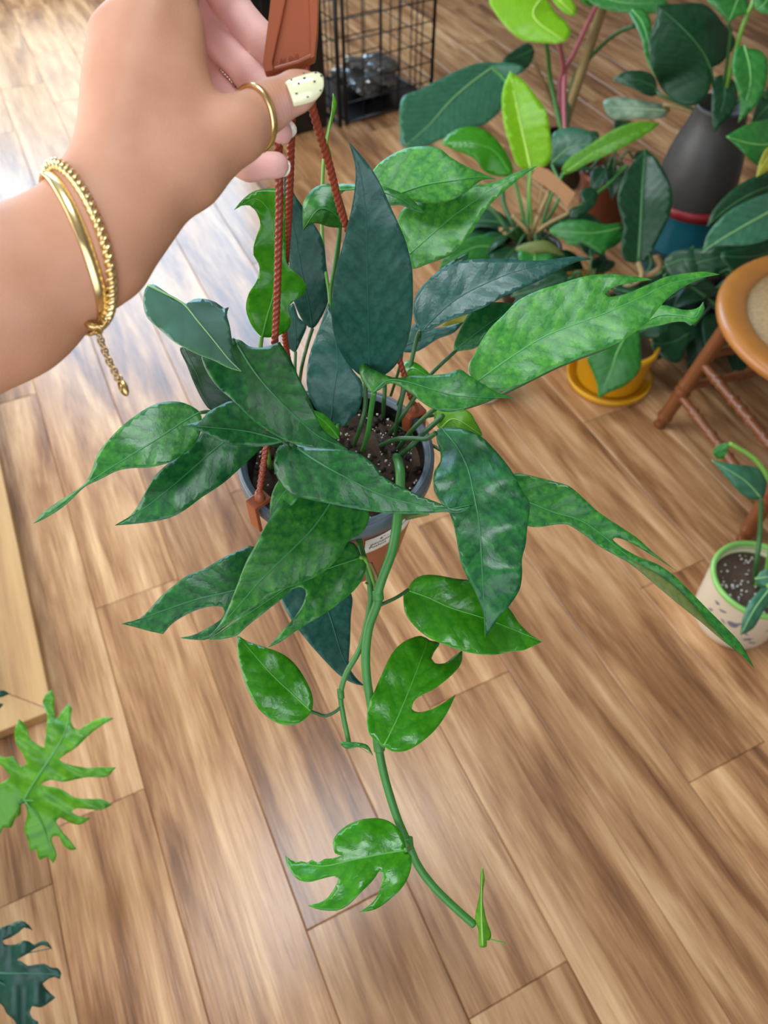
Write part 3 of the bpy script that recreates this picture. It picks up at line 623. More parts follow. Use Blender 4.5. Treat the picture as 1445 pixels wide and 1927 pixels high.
leaf(plant, 'J', [(715,785),(690,770),(655,735),(645,690),(650,620),(680,550),(710,480),(750,400),(800,350),(870,325),(910,345),(950,355),(925,395),(915,420),(930,440),(970,440),(1010,410),(1045,385,1),(1040,440),(1000,490),(930,545),(870,575),(840,600),(832,630),(860,645),(910,635),(960,610),(1018,570,1),(980,650),(930,720),(860,780),(800,808),(750,808),(728,795)],
     [(718,785),(770,680),(820,560),(870,430),(900,345)], (.555,.56,.567), 'fresh', fold=-.2, curl=7, hz=.85)
leaf(plant, 'J', [(812,1225),(800,1170),(775,1130),(740,1102),(690,1088),(620,1095),(560,1120),(520,1155),(503,1190),(512,1235),(545,1245,1),(500,1256),(470,1258,1),(440,1274),(415,1262,1),(395,1275),(370,1268,1),(350,1275),(302,1245,1),(315,1290),(350,1340),(400,1355),(460,1340),(510,1330),(525,1342),(510,1380),(470,1430),(398,1455,1),(450,1472),(520,1475),(570,1450),(620,1400),(670,1350),(700,1308),(710,1340),(690,1410),(660,1450),(612,1482,1),(680,1470),(740,1430),(800,1370),(830,1300),(830,1245)],
     [(812,1222),(700,1240),(580,1265),(450,1290),(310,1260)], (.545,.545,.555), 'fresh', fold=-.25, curl=10, rib=.0012, hz=.9)
leaf(plant, 'J', [(1112,1560),(1098,1510),(1105,1460),(1118,1400),(1120,1330),(1128,1290,1),(1138,1340),(1130,1420),(1145,1510),(1165,1570),(1160,1600),(1146,1600),(1147,1625),(1115,1625)],
     [(1130,1620),(1125,1500),(1125,1400),(1128,1290)], (.57,.565,.56), 'lime', fold=.6, name='furled_leaf', step=4, hz=0)
leaf(plant, 'J', [(575,770),(540,768),(533,778),(560,798),(600,792),(640,798),(672,826,1),(650,785),(610,772)], [(535,775),(590,780),(672,826)], (.575,.57,.575), 'mid', name='furled_leaf', step=4, rib=.0007)
leaf(plant, 'I', [(640,565),(570,500),(530,430),(510,330),(525,200),(575,60),(630,-90,1),(665,0),(690,100),(720,200),(770,290),(815,350),(805,470),(760,540),(700,588)],
     [(645,555),(655,430),(670,330),(680,200),(635,-80)], (.60,.585,.58,.585), 'slate', fold=-.12, hz=0)
leaf(plant, 'I', [(690,655),(660,652),(600,620),(540,540),(530,495),(600,515),(650,560),(690,615)], [(688,650),(620,570),(530,495)], (.59,.585,.58), 'fresh')
leaf(plant, 'I', [(370,870),(320,960),(315,1070),(370,1060),(470,970),(450,900)], [(440,890),(370,970),(320,1070)], (.545,.548,.555), 'mid', rib=.0008)
leaf(plant, 'T', [(552,570),(562,598),(577,612),(567,640),(555,664),(545,657),(535,640),(532,610),(540,585)], [(556,662),(556,620),(552,572)], (.645,.635,.63), 'slate', hz=0)
leaf(plant, 'I', [(1040,1050),(1160,1040),(1180,1065),(1110,1082),(1050,1097,1)], [(1170,1050),(1110,1065),(1050,1097)], (.56,.565,.57), 'olive', rib=0)

# vines and petioles
def S_(x, y): return onz(x, y, SOILZ)
def SI(x, y): q = px('I', [(x, y)])[0]; return onz(q[0], q[1], SOILZ)
stem(plant, 'T', [SI(1000,770)-Z_*.012, SI(1000,772)+Z_*.004, (752,880,.575),(753,911,.56),(749,967,.548),(739,1032,.548),(720,1085,.55),(711,1115,.552),(710,1135,.555),(694,1180,.556),(688,1230,.558),(690,1275,.56),(697,1320,.562),(711,1401,.565),(724,1464,.567),(746,1536,.569),(767,1585,.57),(787,1630,.572),(818,1671,.573),(859,1711,.574),(892,1740,.575)], (.0039,.0030), 'green', 'vine', n=8, seg=12)
stem(plant, 'T', [(672,1000,.575),(680,1035,.568),(692,1075,.566),(697,1110,.566),(696,1140,.568),(679,1216,.572),(652,1266,.575),(641,1306,.577),(645,1342,.578),(656,1396,.58)], (.0026,.0020), 'green', 'vine', n=8, seg=10)
for x, y, d in ((711,1120,.553),(767,1585,.5705),(713,1404,.5655),(641,1305,.577)):
    stem(plant, 'T', [(x-1,y-9,d),(x,y,d-.0004),(x+1,y+9,d)], .0043 if x > 650 else .0027, 'green', 'node', n=4)
stem(plant, 'J', [(408,640,.575),(440,652,.576),(470,660,.577),(510,645,.577),(545,615,.577)], .0014, 'dark')
stem(plant, 'J', [(818,133,.569),(770,165,.562),(705,195,.557)], .0014, 'dark')
stem(plant, 'J', [(716,788,.552),(705,775,.562),(692,765,.565)], .0016, 'green')
stem(plant, 'J', [(808,1222,.546),(822,1215,.558),(815,1195,.569)], .0018, 'green')
stem(plant, 'J', [(660,20,.552),(690,90,.550),(705,160,.5525)], (.0016,.0012), 'brown', 'dried_sheath')
stem(plant, 'J', [(640,104,.563),(655,110,.566)], .0008, 'brown', 'aerial_root')
stem(plant, 'J', [(1160,1595,.57),(1185,1602,.57),(1222,1612,.572)], .0006, 'lime', 'tendril')
stem(plant, 'D', [(1325,430,.552),(1350,440,.556),(1375,500,.560),(1410,600,.565)], .0016, 'lime')
# petioles rising from the soil
stem(plant, 'I', [SI(762,705), (800,600,.60),(830,480,.592),(832,345,.582),(850,300,.576)], .0019, 'dark')
stem(plant, 'I', [SI(812,730), (845,620,.585),(862,500,.568),(878,398,.55)], .0021, 'green')
stem(plant, 'I', [SI(928,548), (932,450,.615),(936,365,.61),(925,300,.60)], .0018, 'dark')
stem(plant, 'I', [SI(993,650), (1005,550,.615),(1040,390,.60),(1065,300,.60),(1110,110,.603),(1126,68,.602)], .0018, 'dark')
stem(plant, 'I', [SI(958,630), (1030,530,.61),(1095,435,.605),(1180,310,.61),(1330,165,.61)], .0017, 'dark')
stem(plant, 'I', [SI(1000,720), (1080,610,.592),(1190,505,.575),(1290,440,.56),(1390,380,.556)], .0019, 'dark')
stem(plant, 'I', [SI(1000,765), (1070,700,.592),(1150,620,.592),(1255,525,.598)], .0022, 'dark')
stem(plant, 'I', [SI(900,695), (1000,655,.588),(1080,650,.575),(1160,652,.563),(1215,620,.556)], .0019, 'dark')
stem(plant, 'T', [S_(500,800), (489,720,.56),(490,660,.535),(492,634,.53)], .0016, 'lime')
stem(plant, 'T', [S_(562,735), (568,690,.632),(578,650,.63),(588,618,.63)], .0015, 'dark')
stem(plant, 'T', [S_(557,740), (555,700,.645),(556,662,.645)], .0014, 'dark')
stem(plant, 'T', [S_(618,790), (622,650,.61),(620,560,.60),(610,490,.60),(605,400,.60),(609,300,.598)], .0014, 'lime')
stem(plant, 'T', [S_(640,770), (630,650,.605),(622,560,.59),(630,500,.575),(640,425,.56)], .0015, 'green')
stem(plant, 'T', [S_(690,760), (730,640,.645),(765,560,.64),(770,478,.635)], .0015, 'green')
stem(plant, 'T', [S_(655,800), (636,800,.595),(637,818,.59)], .0015, 'green')
stem(plant, 'T', [S_(560,850), (470,812,.565),(405,778,.55),(376,776,.545)], .0014, 'dark')
stem(plant, 'T', [S_(560,860), (520,838,.57),(490,832,.566),(458,811,.565)], .0014, 'dark')
stem(plant, 'T', [S_(600,850), (560,842,.555),(548,836,.54)], .0016, 'dark')
stem(plant, 'T', [S_(520,800), (460,700,.53),(438,640,.477)], .0016, 'dark')
stem(plant, 'T', [S_(640,870), (635,905,.55),(623,947,.535)], .0016, 'dark')
for pts in ([S_(745,800), (850,860,.595), (943,927,.578)], [S_(750,795), (900,760,.605), (1050,690,.612), (1150,650,.61), (1194,619,.607)], [S_(520,800), (430,690,.538), (345,598,.490), (281,540,.470)],
            [(672,1005,.577), (600,1040,.578), (524,1090,.566)], [(672,1000,.579), (640,1040,.602), (593,1093,.612)], [S_(680,755), (720,600,.648), (735,450,.645), (730,372,.630)],
            [S_(645,765), (632,560,.615), (640,430,.607), (637,358,.602)], [(789,640,.603), (790,615,.613), (781,568,.629)], [S_(735,745), (752,690,.648), (757,653,.643)],
            [S_(742,775), (755,745,.612), (758,716,.602)], [S_(560,885), (552,908,.552)], [S_(520,825), (450,800,.58), (400,772,.567)], [S_(560,860), (545,842,.55), (531,829,.543)], [S_(650,905), (735,962,.572), (805,963,.563)]):
    stem(plant, 'T', pts, .0014, 'dark', n=10)
stem(plant, 'T', [S_(510,880), (505,860,.575),(503,835,.574)], (.0026,.0012), 'lime', 'sheath')

# ------------------------------------------------------------------ the hand holding the clip (one continuous skin surface)
def cp(x, y, d): return np.array([(x-CX)/FPX*d, (CY-y)/FPX*d, d])
def capsule(p, a, b, ra, rb, flat=1.0):
    ba = b-a; h = np.clip(((p-a)@ba)/(ba@ba), 0, 1)[:, None].astype(np.float32)
    q = p-a-h*ba
    if flat != 1.0: q = q*np.array([1, 1, flat], np.float32)
    return np.sqrt((q*q).sum(1))-(ra+h[:, 0]*(rb-ra))
def smin(a, b, k):
    h = np.maximum(k-np.abs(a-b), 0)/k
    return np.minimum(a, b)-h*h*k*.25
U = .33/FPX
ARM = [  # forearm, wrist, back of the hand
    ((-900,1060,.34), (0,556,.333), 215*U, 150*U, 1.2),
    ((0,556,.333), (165,455,.331), 150*U, 117*U, 1.35),
    ((165,455,.331), (215,385,.333), 117*U, 106*U, 1.5),
    ((215,385,.333), (272,150,.340), 104*U, 100*U, 1.75),
    ((272,150,.340), (285,-5,.347), 100*U, 82*U, 1.9),
]
KNUCK = [((225,330,.328), (300,0,.336), 30*U, 27*U), ((215,330,.328), (255,10,.336), 28*U, 24*U), ((205,330,.330), (218,35,.340), 26*U, 22*U), ((195,320,.333), (193,62,.344), 28*U, 24*U)]
THUMB = [((250,385,.340), (345,318,.343), 82*U, 78*U, 1.25), ((345,318,.343), (448,243,.350), 76*U, 58*U, 1.1), ((448,243,.350), (505,199,.3560), 57*U, 43*U, 1.0), ((505,199,.3560), (558,172,.3600), 44*U, 36*U, 1.05), ((558,172,.3600), (578,163,.3615), 36*U, 27*U, 1.15)]
G_ = .39/FPX
FING = [
    [(330,-20,.348), (362,-110,.372), (436,14,.396), (500,85,.3945), (535,122,.3940)],        # index
    [(285,5,.352), (335,-30,.392), (396,66,.403), (470,140,.4000), (520,188,.3975)],         # middle
    [(240,35,.355), (300,60,.402), (378,138,.4065), (450,212,.4045), (527,249,.4005)],         # ring
    [(200,75,.356), (280,190,.400), (390,285,.4040), (470,312,.4000), (520,311,.3975)],        # little
]
FR = [(38,35,33,31,27), (37,33,32,30,26), (34,31,30,27,24), (32,30,28,26.5,24)]
def hand_sdf(p):
    p = p.astype(np.float32); d = None
    for a, b, ra, rb, fl in ARM:
        e = capsule(p, cp(*a), cp(*b), ra, rb, fl); d = e if d is None else smin(d, e, .012)
    for a, b, ra, rb in KNUCK: d = smin(d, capsule(p, cp(*a), cp(*b), ra, rb), .010)
    th = None
    for a, b, ra, rb, fl in THUMB:
        e = capsule(p, cp(*a), cp(*b), ra, rb, fl); th = e if th is None else smin(th, e, .006)
    d = smin(d, th, .014)
    web = capsule(p, cp(360,215,.349), cp(350,60,.350), 40*U, 34*U); d = smin(d, web, .012)
    allf = None
    for pts, rr in zip(FING, FR):
        f = None
        for i in range(4):
            e = capsule(p, cp(*pts[i]), cp(*pts[i+1]), rr[i]*G_, rr[i+1]*G_); f = e if f is None else smin(f, e, .004)
        allf = f if allf is None else smin(allf, f, .0006)
    # base phalanges melt into the palm, finger ends stay free
    d = smin(d, allf, .006)
    return d
lo = np.array([-0.235, .040, .285]); hi = np.array([-0.020, .305, .428]); hs = .00125
dims = np.ceil((hi-lo)/hs).astype(int)+1
ax = [lo[i]+hs*np.arange(dims[i]) for i in range(3)]
vol = np.empty(tuple(dims), np.float32)
gy, gz = np.meshgrid(ax[1], ax[2], indexing='ij'); slab = np.stack([np.zeros(gy.size), gy.ravel(), gz.ravel()], 1)
for i in range(0, dims[0], 8):
    n_ = min(8, dims[0]-i); pp = np.concatenate([slab+np.array([ax[0][i+k], 0, 0]) for k in range(n_)])
    vol[i:i+n_] = hand_sdf(pp).reshape(n_, dims[1], dims[2])
vol[0] = np.maximum(vol[0], .0005); vol[:, 0] = np.maximum(vol[:, 0], .0005); vol[:, -1] = np.maximum(vol[:, -1], .0005)
def surface_nets(v, org, h):
    s = v < 0; nx, ny, nz = v.shape
    acc = np.zeros((nx-1, ny-1, nz-1, 3), np.float32); cnt = np.zeros((nx-1, ny-1, nz-1), np.float32)
    for axi in range(3):
        for b in range(2):
            for c in range(2):
                o0 = [0, 0, 0]; oth = [k for k in range(3) if k != axi]; o0[oth[0]] = b; o0[oth[1]] = c; o1 = list(o0); o1[axi] = 1
                sl = lambda o: tuple(slice(o[k], o[k]+v.shape[k]-1) for k in range(3))
                A, Bv = v[sl(o0)], v[sl(o1)]; cr = (A < 0) != (Bv < 0)
                t = np.where(cr, A/np.where(cr, A-Bv, 1), 0)
                for k in range(3): acc[..., k] += np.where(cr, o0[k]+(t if k == axi else 0), 0)
                cnt += cr
    act = cnt > 0; idx = -np.ones(act.shape, int); idx[act] = np.arange(act.sum())
    ijk = np.stack(np.nonzero(act), 1); verts = org+(ijk+acc[act]/cnt[act][:, None])*h
    faces = []
    for axi in range(3):
        oth = [(axi+1) % 3, (axi+2) % 3]
        a = [slice(None)]*3; b = [slice(None)]*3; a[axi] = slice(0, -1); b[axi] = slice(1, None)
        fl = s[tuple(a)] != s[tuple(b)]; pos = np.stack(np.nonzero(fl), 1); ins = s[tuple(a)][fl]
        okk = np.all(pos[:, oth] > 0, axis=1) & np.all(pos[:, oth] < np.array(v.shape)[oth]-1, axis=1); pos, ins = pos[okk], ins[okk]
        e1 = np.zeros(3, int); e1[oth[0]] = 1; e2 = np.zeros(3, int); e2[oth[1]] = 1
        q = np.stack([idx[tuple((pos-e1-e2).T)], idx[tuple((pos-e2).T)], idx[tuple(pos.T)], idx[tuple((pos-e1).T)]], 1)
        q[~ins] = q[~ins][:, ::-1]; faces.append(q)
    return verts, np.concatenate(faces)
hv, hf = surface_nets(vol, lo, hs)
def c2w_arr(v): return np.stack([v[:, 0], v[:, 1]*SP+v[:, 2]*CP, CAMH+v[:, 1]*CP-v[:, 2]*SP], 1)
# paler, pinker skin on the inner side of the fingers
fd = np.min([np.min([capsule(hv.astype(np.float32), cp(*q[i]), cp(*q[i+1]), r_[i]*G_, r_[i+1]*G_) for i in (1, 2, 3)], axis=0) for q, r_ in zip(FING, FR)], axis=0)
pink = np.clip(1-np.abs(fd)/.004, 0, 1)
tipd = capsule(hv.astype(np.float32), cp(555,215,.352), cp(590,195,.355), .006, .005); pink = np.maximum(pink, .55*np.clip(1-tipd/.006, 0, 1))

m, nt, b, N, Lk = newmat('skin')
at = N.new('ShaderNodeAttribute'); at.attribute_name = 'pink'
no = N.new('ShaderNodeTexNoise'); no.inputs['Scale'].default_value = 55; no.inputs['Detail'].default_value = 6
tc = N.new('ShaderNodeTexCoord'); Lk.new(tc.outputs['Object'], no.inputs['Vector'])
c1 = N.new('ShaderNodeMix'); c1.data_type = 'RGBA'; c1.inputs[6].default_value = lin(192,134,102); c1.inputs[7].default_value = lin(214,158,128); Lk.new(no.outputs['Fac'], c1.inputs[0])
c2 = N.new('ShaderNodeMix'); c2.data_type = 'RGBA'; c2.inputs[7].default_value = lin(238,186,176); Lk.new(at.outputs['Fac'], c2.inputs[0]); Lk.new(c1.outputs[2], c2.inputs[6])
Lk.new(c2.outputs[2], b.inputs['Base Color']); b.inputs['Roughness'].default_value = .56; b.inputs['Specular IOR Level'].default_value = .35
b.inputs['Subsurface Weight'].default_value = .18; b.inputs['Subsurface Scale'].default_value = .006; b.inputs['Subsurface Radius'].default_value = (1, .35, .2)
vo = N.new('ShaderNodeTexVoronoi'); vo.inputs['Scale'].default_value = 900; Lk.new(tc.outputs['Object'], vo.inputs['Vector'])
n3 = N.new('ShaderNodeTexNoise'); n3.inputs['Scale'].default_value = 260; n3.inputs['Detail'].default_value = 5; Lk.new(tc.outputs['Object'], n3.inputs['Vector'])
ad = N.new('ShaderNodeMath'); ad.operation = 'ADD'; Lk.new(vo.outputs['Distance'], ad.inputs[0]); Lk.new(n3.outputs['Fac'], ad.inputs[1])
bp = N.new('ShaderNodeBump'); bp.inputs['Strength'].default_value = .10; bp.inputs['Distance'].default_value = .0008; Lk.new(ad.outputs[0], bp.inputs['Height']); Lk.new(bp.outputs[0], b.inputs['Normal'])
M['skin'] = m
wa, wb = cp(505,199,.3560), cp(560,177,.3595); wd_ = (wb-wa)/np.linalg.norm(wb-wa); ws = (hv-wa)@wd_
ww = np.exp(-((ws-.004)/.0055)**2)*np.clip(1-capsule(hv.astype(np.float32), wa, wb, 44*U, 36*U)/.003, 0, 1)
ka = N.new('ShaderNodeAttribute'); ka.attribute_name = 'crease'; kb = N.new('ShaderNodeAttribute'); kb.attribute_name = 'along'
k1_ = N.new('ShaderNodeMath'); k1_.operation = 'MULTIPLY_ADD'; k1_.inputs[1].default_value = 3600; Lk.new(kb.outputs['Fac'], k1_.inputs[0])
k2_ = N.new('ShaderNodeMath'); k2_.operation = 'MULTIPLY'; k2_.inputs[1].default_value = 9; Lk.new(n3.outputs['Fac'], k2_.inputs[0]); Lk.new(k2_.outputs[0], k1_.inputs[2])
k3_ = N.new('ShaderNodeMath'); k3_.operation = 'SINE'; Lk.new(k1_.outputs[0], k3_.inputs[0])
k4_ = N.new('ShaderNodeMath'); k4_.operation = 'MULTIPLY'; Lk.new(k3_.outputs[0], k4_.inputs[0]); k6_ = N.new('ShaderNodeMath'); k6_.operation = 'MULTIPLY'; k6_.inputs[1].default_value = 2.2; Lk.new(ka.outputs['Fac'], k6_.inputs[0]); Lk.new(k6_.outputs[0], k4_.inputs[1])
k5_ = N.new('ShaderNodeMath'); k5_.operation = 'ADD'; Lk.new(k4_.outputs[0], k5_.inputs[0]); Lk.new(ad.outputs[0], k5_.inputs[1]); Lk.new(k5_.outputs[0], bp.inputs['Height'])
bp.inputs['Strength'].default_value = .09
person = mesh('person', c2w_arr(hv), [tuple(int(i) for i in f) for f in hf], M['skin'])
pa = person.data.attributes.new('pink', 'FLOAT', 'POINT'); pa.data.foreach_set('value', pink.astype(np.float32))
for nm_, val_ in (('crease', ww), ('along', ws)):
    pa = person.data.attributes.new(nm_, 'FLOAT', 'POINT'); pa.data.foreach_set('value', val_.astype(np.float32))
ms = person.modifiers.new('smooth', 'SMOOTH'); ms.factor = .5; ms.iterations = 4
tag(person, 'left forearm and hand reaching in from the left, thumb and fingers pinching the pot hanger', 'person')

# nails
def nail(center, ln, wd, mat, along, facing, dots=(), bulge=.35, sq=.0):
    """curved nail plate in camera frame; along = direction to the free edge, facing = outward normal"""
    e = np.array(along, float); e /= np.linalg.norm(e); f = np.array(facing, float); f -= e*(f@e); f /= np.linalg.norm(f); s = np.cross(e, f)
    V = []; F = []; nu, nv = 14, 10
    def pt(u, v):
        wv = math.sqrt(max(0, 1-(max(0, (u-.45)/.55))**2.4)) if u > .45 else 1-.10*(1-u/.45)**2
        x = (v)*wv*wd/2
        return center+e*(u-.5)*ln+s*x+f*(-bulge*wd*(x/(wd/2))**2*.9-.06*ln*(2*u-1)**2)
    for i in range(nu+1):
        for k in range(nv+1): V.append(pt(i/nu*.998, 2*k/nv-1))
    for i in range(nu):
        for k in range(nv): F.append((i*(nv+1)+k, (i+1)*(nv+1)+k, (i+1)*(nv+1)+k+1, i*(nv+1)+k+1))
    o = mesh('fingernail', [c2w(*v) for v in V], F, mat, person); o.modifiers.new('t', 'SOLIDIFY').thickness = .0007
    o.modifiers['t'].offset = 0
    for u, v in dots:
        c = pt(u, v)+f*.0005; n_ = 10
        vv = [c2w(*(c+(e*math.cos(a)+s*math.sin(a))*.00062)) for a in [2*math.pi*k/n_ for k in range(n_)]]+[c2w(*(c+f*.00025))]
        mesh('polish_dot', vv, [(k, (k+1) % n_, n_) for k in range(n_)], M['ink'], o)
    return o
tn = nail(cp(574,151,.3472), .0176, .0158, M['nail'], (.93, .36, .10), (-.08, .22, -1), [(.16,-.55),(.18,.42),(.36,.85),(.42,-.82),(.50,.10),(.72,-.30),(.60,.90),(.80,-.88),(.96,.0),(.30,-.1),(.86,.5)])
tn['label'] = 'long pale yellow thumbnail with tiny black dots'
nail(cp(541,246,.4005), .0100, .0095, M['nail_cream'], (.85, .35, -.1), (.35, -.55, -.75))
nail(cp(532,313,.4000), .0085, .0085, M['nail_cream'], (.9, .1, -.2), (.75, .1, -.5))

# jewellery that follows the skin
def loop_on_skin(center, c, wv, off, n=160):
    c = c/np.linalg.norm(c); wv = wv-c*(wv@c); wv /= np.linalg.norm(wv); out = []
    for k in range(n):
        a = 2*math.pi*k/n; dr = c*math.cos(a)+wv*math.sin(a)
        ts = np.linspace(.003, .075, 400); sd = hand_sdf(center+ts[:, None]*dr)
        o_ = off(a) if callable(off) else off
        i = np.argmax(sd > o_); out.append(center+dr*ts[i])
    out = np.array(out)
    for _ in range(3): out = (np.roll(out, 1, 0)+2*out+np.roll(out, -1, 0))/4
    return out
def ribbon(name, loop, center, hw, ht, wdir, mat, parent=None):
    V = []; F = []; n = len(loop)
    for i in range(n):
        p = loop[i]; r = p-center; t = loop[(i+1) % n]-loop[i-1]; t = t/np.linalg.norm(t); s = np.cross(t, r); s /= np.linalg.norm(s); u = np.cross(s, t)
        for a, bq in ((-1, -.3), (-.8, 1), (0, 1.25), (.8, 1), (1, -.3), (0, -1)): V.append(c2w(*(p+s*hw*a+u*ht*bq)))
    for i in range(n):
        for k in range(6): F.append((i*6+k, i*6+(k+1) % 6, ((i+1) % n)*6+(k+1) % 6, ((i+1) % n)*6+k))
    return mesh(name, V, F, mat, parent)
rc = cp(468,207,.3535)
rl = loop_on_skin(rc, np.array([.62, -.78, 0]), np.array([.0080, .0052, -.012]), .0004, 96)
ring = ribbon('thumb_ring', rl, rl.mean(0), .0017, .0009, None, M['gold'])
tag(ring, 'plain polished gold band worn on the thumb', 'ring')
wc = cp(152,478,.331); cdir = np.array([110, -250, 0.]); 
l1 = loop_on_skin(wc, cdir, np.array([.0135, .0130, -.022]), .0018)
l2 = loop_on_skin(cp(146,482,.331), cdir, np.array([.0080, .0085, -.022]), .0008)
rope = tube('rope_bracelet', [c2w(*p) for p in np.array(catmull(l1, 5, True))], .0026, M['gold'], None, seg=16, lobes=2, depth=.55, pitch=.0072, closed=True)
tag(rope, 'twisted gold rope chain bracelet, the one nearer the hand', 'bracelet')
flat = ribbon('flat_bracelet', l2, wc, .0027, .0007, None, M['gold'])
tag(flat, 'flat gold snake chain bracelet with clasp and dangling extender, nearer the forearm', 'bracelet')
# clasp and extender chain hanging from the flat bracelet
dz = .331
box('clasp_end', P(206,592,dz), (P(213,575,dz)-P(200,606,dz)).normalized(), Vector((.6,.5,.62)).normalized(), (P(213,575,dz)-P(200,606,dz)).normalized().cross(Vector((.6,.5,.62)).normalized()), .0046, .0019, .0022, M['gold_dark'], flat, .0004)
tube('lobster_clasp', [P(*q) for q in catmull([(152,603,dz+.002),(160,606,dz),(170,612,dz-.001),(180,616,dz-.001),(186,620,dz)], 5)], lambda t: .0010+.0010*math.sin(t*math.pi), M['gold_dark'], flat)
def linkring(name, c, tdir, ndir, a, b_, r, mat, parent):
    t = tdir.normalized(); n_ = (ndir-t*ndir.dot(t)).normalized(); s = t.cross(n_)
    pts = [c+t*a*math.cos(q)+s*b_*math.sin(q) for q in [2*math.pi*k/20 for k in range(20)]]
    return tube(name, pts, r, mat, parent, seg=6, closed=True)
linkring('jump_ring', P(146,604,dz+.003), X_, Vector((0,.5,.8)), .0022, .0016, .0004, M['gold_dark'], flat)
linkring('jump_ring', P(184,621,dz-.001), Z_, Vector((0,-.6,.8)), .0018, .0018, .0006, M['gold'], flat)
cpts = catmull([(185,626),(193,650),(203,675),(213,694),(222,712)], 12); csum = np.concatenate([[0], np.cumsum(np.linalg.norm(np.diff(cpts, axis=0), axis=1))])
nl = 9
for i in range(nl):
    s0 = csum[-1]*(i+.5)/nl; q = [np.interp(s0, csum, cpts[:, k]) for k in (0, 1)]; q2 = [np.interp(min(csum[-1], s0+4), csum, cpts[:, k]) for k in (0, 1)]; q1 = [np.interp(max(0, s0-4), csum, cpts[:, k]) for k in (0, 1)]
    td = P(*q2, dz)-P(*q1, dz)
    linkring('chain_link', P(*q, dz), td, Vector((0, -.6, .8)) if i % 2 else Vector((.9, -.3, .3)), .0020, .0013, .00042, M['gold_dark'], flat)
linkring('jump_ring', P(223,712,dz), X_, Vector((0,-.6,.8)), .0017, .0014, .00036, M['gold_dark'], flat)
e1 = (P(238,744,dz)-P(226,716,dz)).normalized(); e2 = Vector((.9,.25,.35)); e2 = (e2-e1*e2.dot(e1)).normalized(); e3 = e1.cross(e2)
cc = P(232,729,dz); V = []; 
for sgn in (-1, 1):
    V.append(cc+e3*.0004*sgn); V += [cc+e1*.0042*math.cos(a)+e2*.0021*math.sin(a)+e3*.0003*sgn for a in [2*math.pi*k/20 for k in range(20)]]
F = [(0, 1+k, 1+(k+1) % 20) for k in range(20)]+[(21, 22+(k+1) % 20, 22+k) for k in range(20)]+[(1+k, 22+k, 22+(k+1) % 20, 1+(k+1) % 20) for k in range(20)]
mesh('oval_tag', V, F, M['gold_dark'], flat)

# ------------------------------------------------------------------ things on the floor around
M['teal'] = simple('teal_enamel', lin(22,96,112), 0.35, var=.12, scale=12)
M['red'] = simple('red_enamel', lin(130,28,34), 0.35, var=.1, scale=12)
M['zinc'] = simple('galvanised_zinc', lin(70,68,66), 0.5, metal=.3, var=.4, scale=16)
M['ypot'] = simple('yellow_glaze', lin(214,158,24), 0.42, var=.06, scale=10)
M['ochre'] = simple('ochre_glaze', lin(166,122,38), 0.45, var=.08, scale=10)
M['cream_pot'] = simple('cream_ceramic', lin(206,190,164), 0.42, var=.04, scale=12)
M['greenrim'] = simple('green_glaze', lin(128,182,92), 0.25, var=.06, scale=12)
M['print'] = simple('grey_blue_print', lin(112,108,120), 0.5, var=.12, scale=60)
M['chairwood'] = simple('varnished_oak', lin(164,104,44), 0.32, var=.16, scale=22)
M['chairleg'] = simple('varnished_brown_wood', lin(118,68,36), 0.32, var=.2, scale=30)
M['cane'] = simple('woven_cane', lin(150,120,76), 0.6, var=.6, scale=150, bump=.8)
M['cardtag'] = simple('kraft_tag', lin(176,128,86), 0.7, var=.06)
M['brownpot'] = simple('brown_plastic_pot', lin(120,62,38), 0.45, var=.1, scale=15)
M['whitepot'] = simple('white_ceramic', lin(232,230,226), 0.3, var=.02)
M['bag'] = simple('grey_film', lin(88,84,80), 0.08, var=.3, spec=.9)

def simple_pot(name, parent, c, rt, rb, h, mat, lip=.008, soil=True):
    o = lathe(name, [(0, .0), (rb*.96, .0), (rb, .004), (rt*.97, h-.022), (rt+lip*.4, h-.020), (rt+lip*.4, h), (rt-lip*.7, h), (rt-lip, h-.02), (rt*.9, h-.045), (0, h-.045)], mat, parent, (c.x, c.y, 0), 48)
    if soil:
        tag(lathe('soil', [(0, h-.024), (rt*.5, h-.022), (rt-lip*1.02, h-.027)], M['soil'], parent, (c.x, c.y, 0), 40), kind='stuff')
    return o
def G0(v): return Vector((v.x, v.y, 0))
BG = dict(step=8.0, thick=.0008)

# neon philodendron
cA = onz(1000, 462, .19)
A = empty('neon_philodendron', G0(cA), 'philodendron with one upright neon yellow-green leaf and a kraft tag, in a black nursery pot', 'potted plant')
simple_pot('pot', A, cA, .088, .066, .19, M['blackplastic'])
leaf(A, 'L', [(380,240),(320,245),(250,270),(170,310),(100,345),(40,370),(25,420),(25,500),(35,565),(120,565),(200,530),(280,495),(350,480),(410,430),(430,370),(440,310),(510,270),(470,245)], [(380,262),(300,320),(220,390),(140,480),(50,560)], (2.40,2.34,2.28), 'grey', fold=-.2, curl=.6, rib=.004, **BG)
leaf(A, 'L', [(530,655),(480,640),(450,560),(425,470),(418,380),(430,320),(450,275,1),(500,310),(550,370),(590,430),(605,510),(612,590),(590,640)], [(530,652),(505,540),(480,430),(450,275)], (2.17,2.15,2.16), 'neon', fold=-.25, curl=.6, rib=.004, **BG)
leaf(A, 'L', [(655,675),(650,650),(680,610),(740,570),(800,530),(870,490),(950,468),(1030,475,1),(980,515),(900,560),(820,600),(740,635),(690,665)], [(655,672),(800,575),(1030,475)], (2.17,2.12,2.10), 'lime', fold=-.3, curl=.6, rib=.003, **BG)
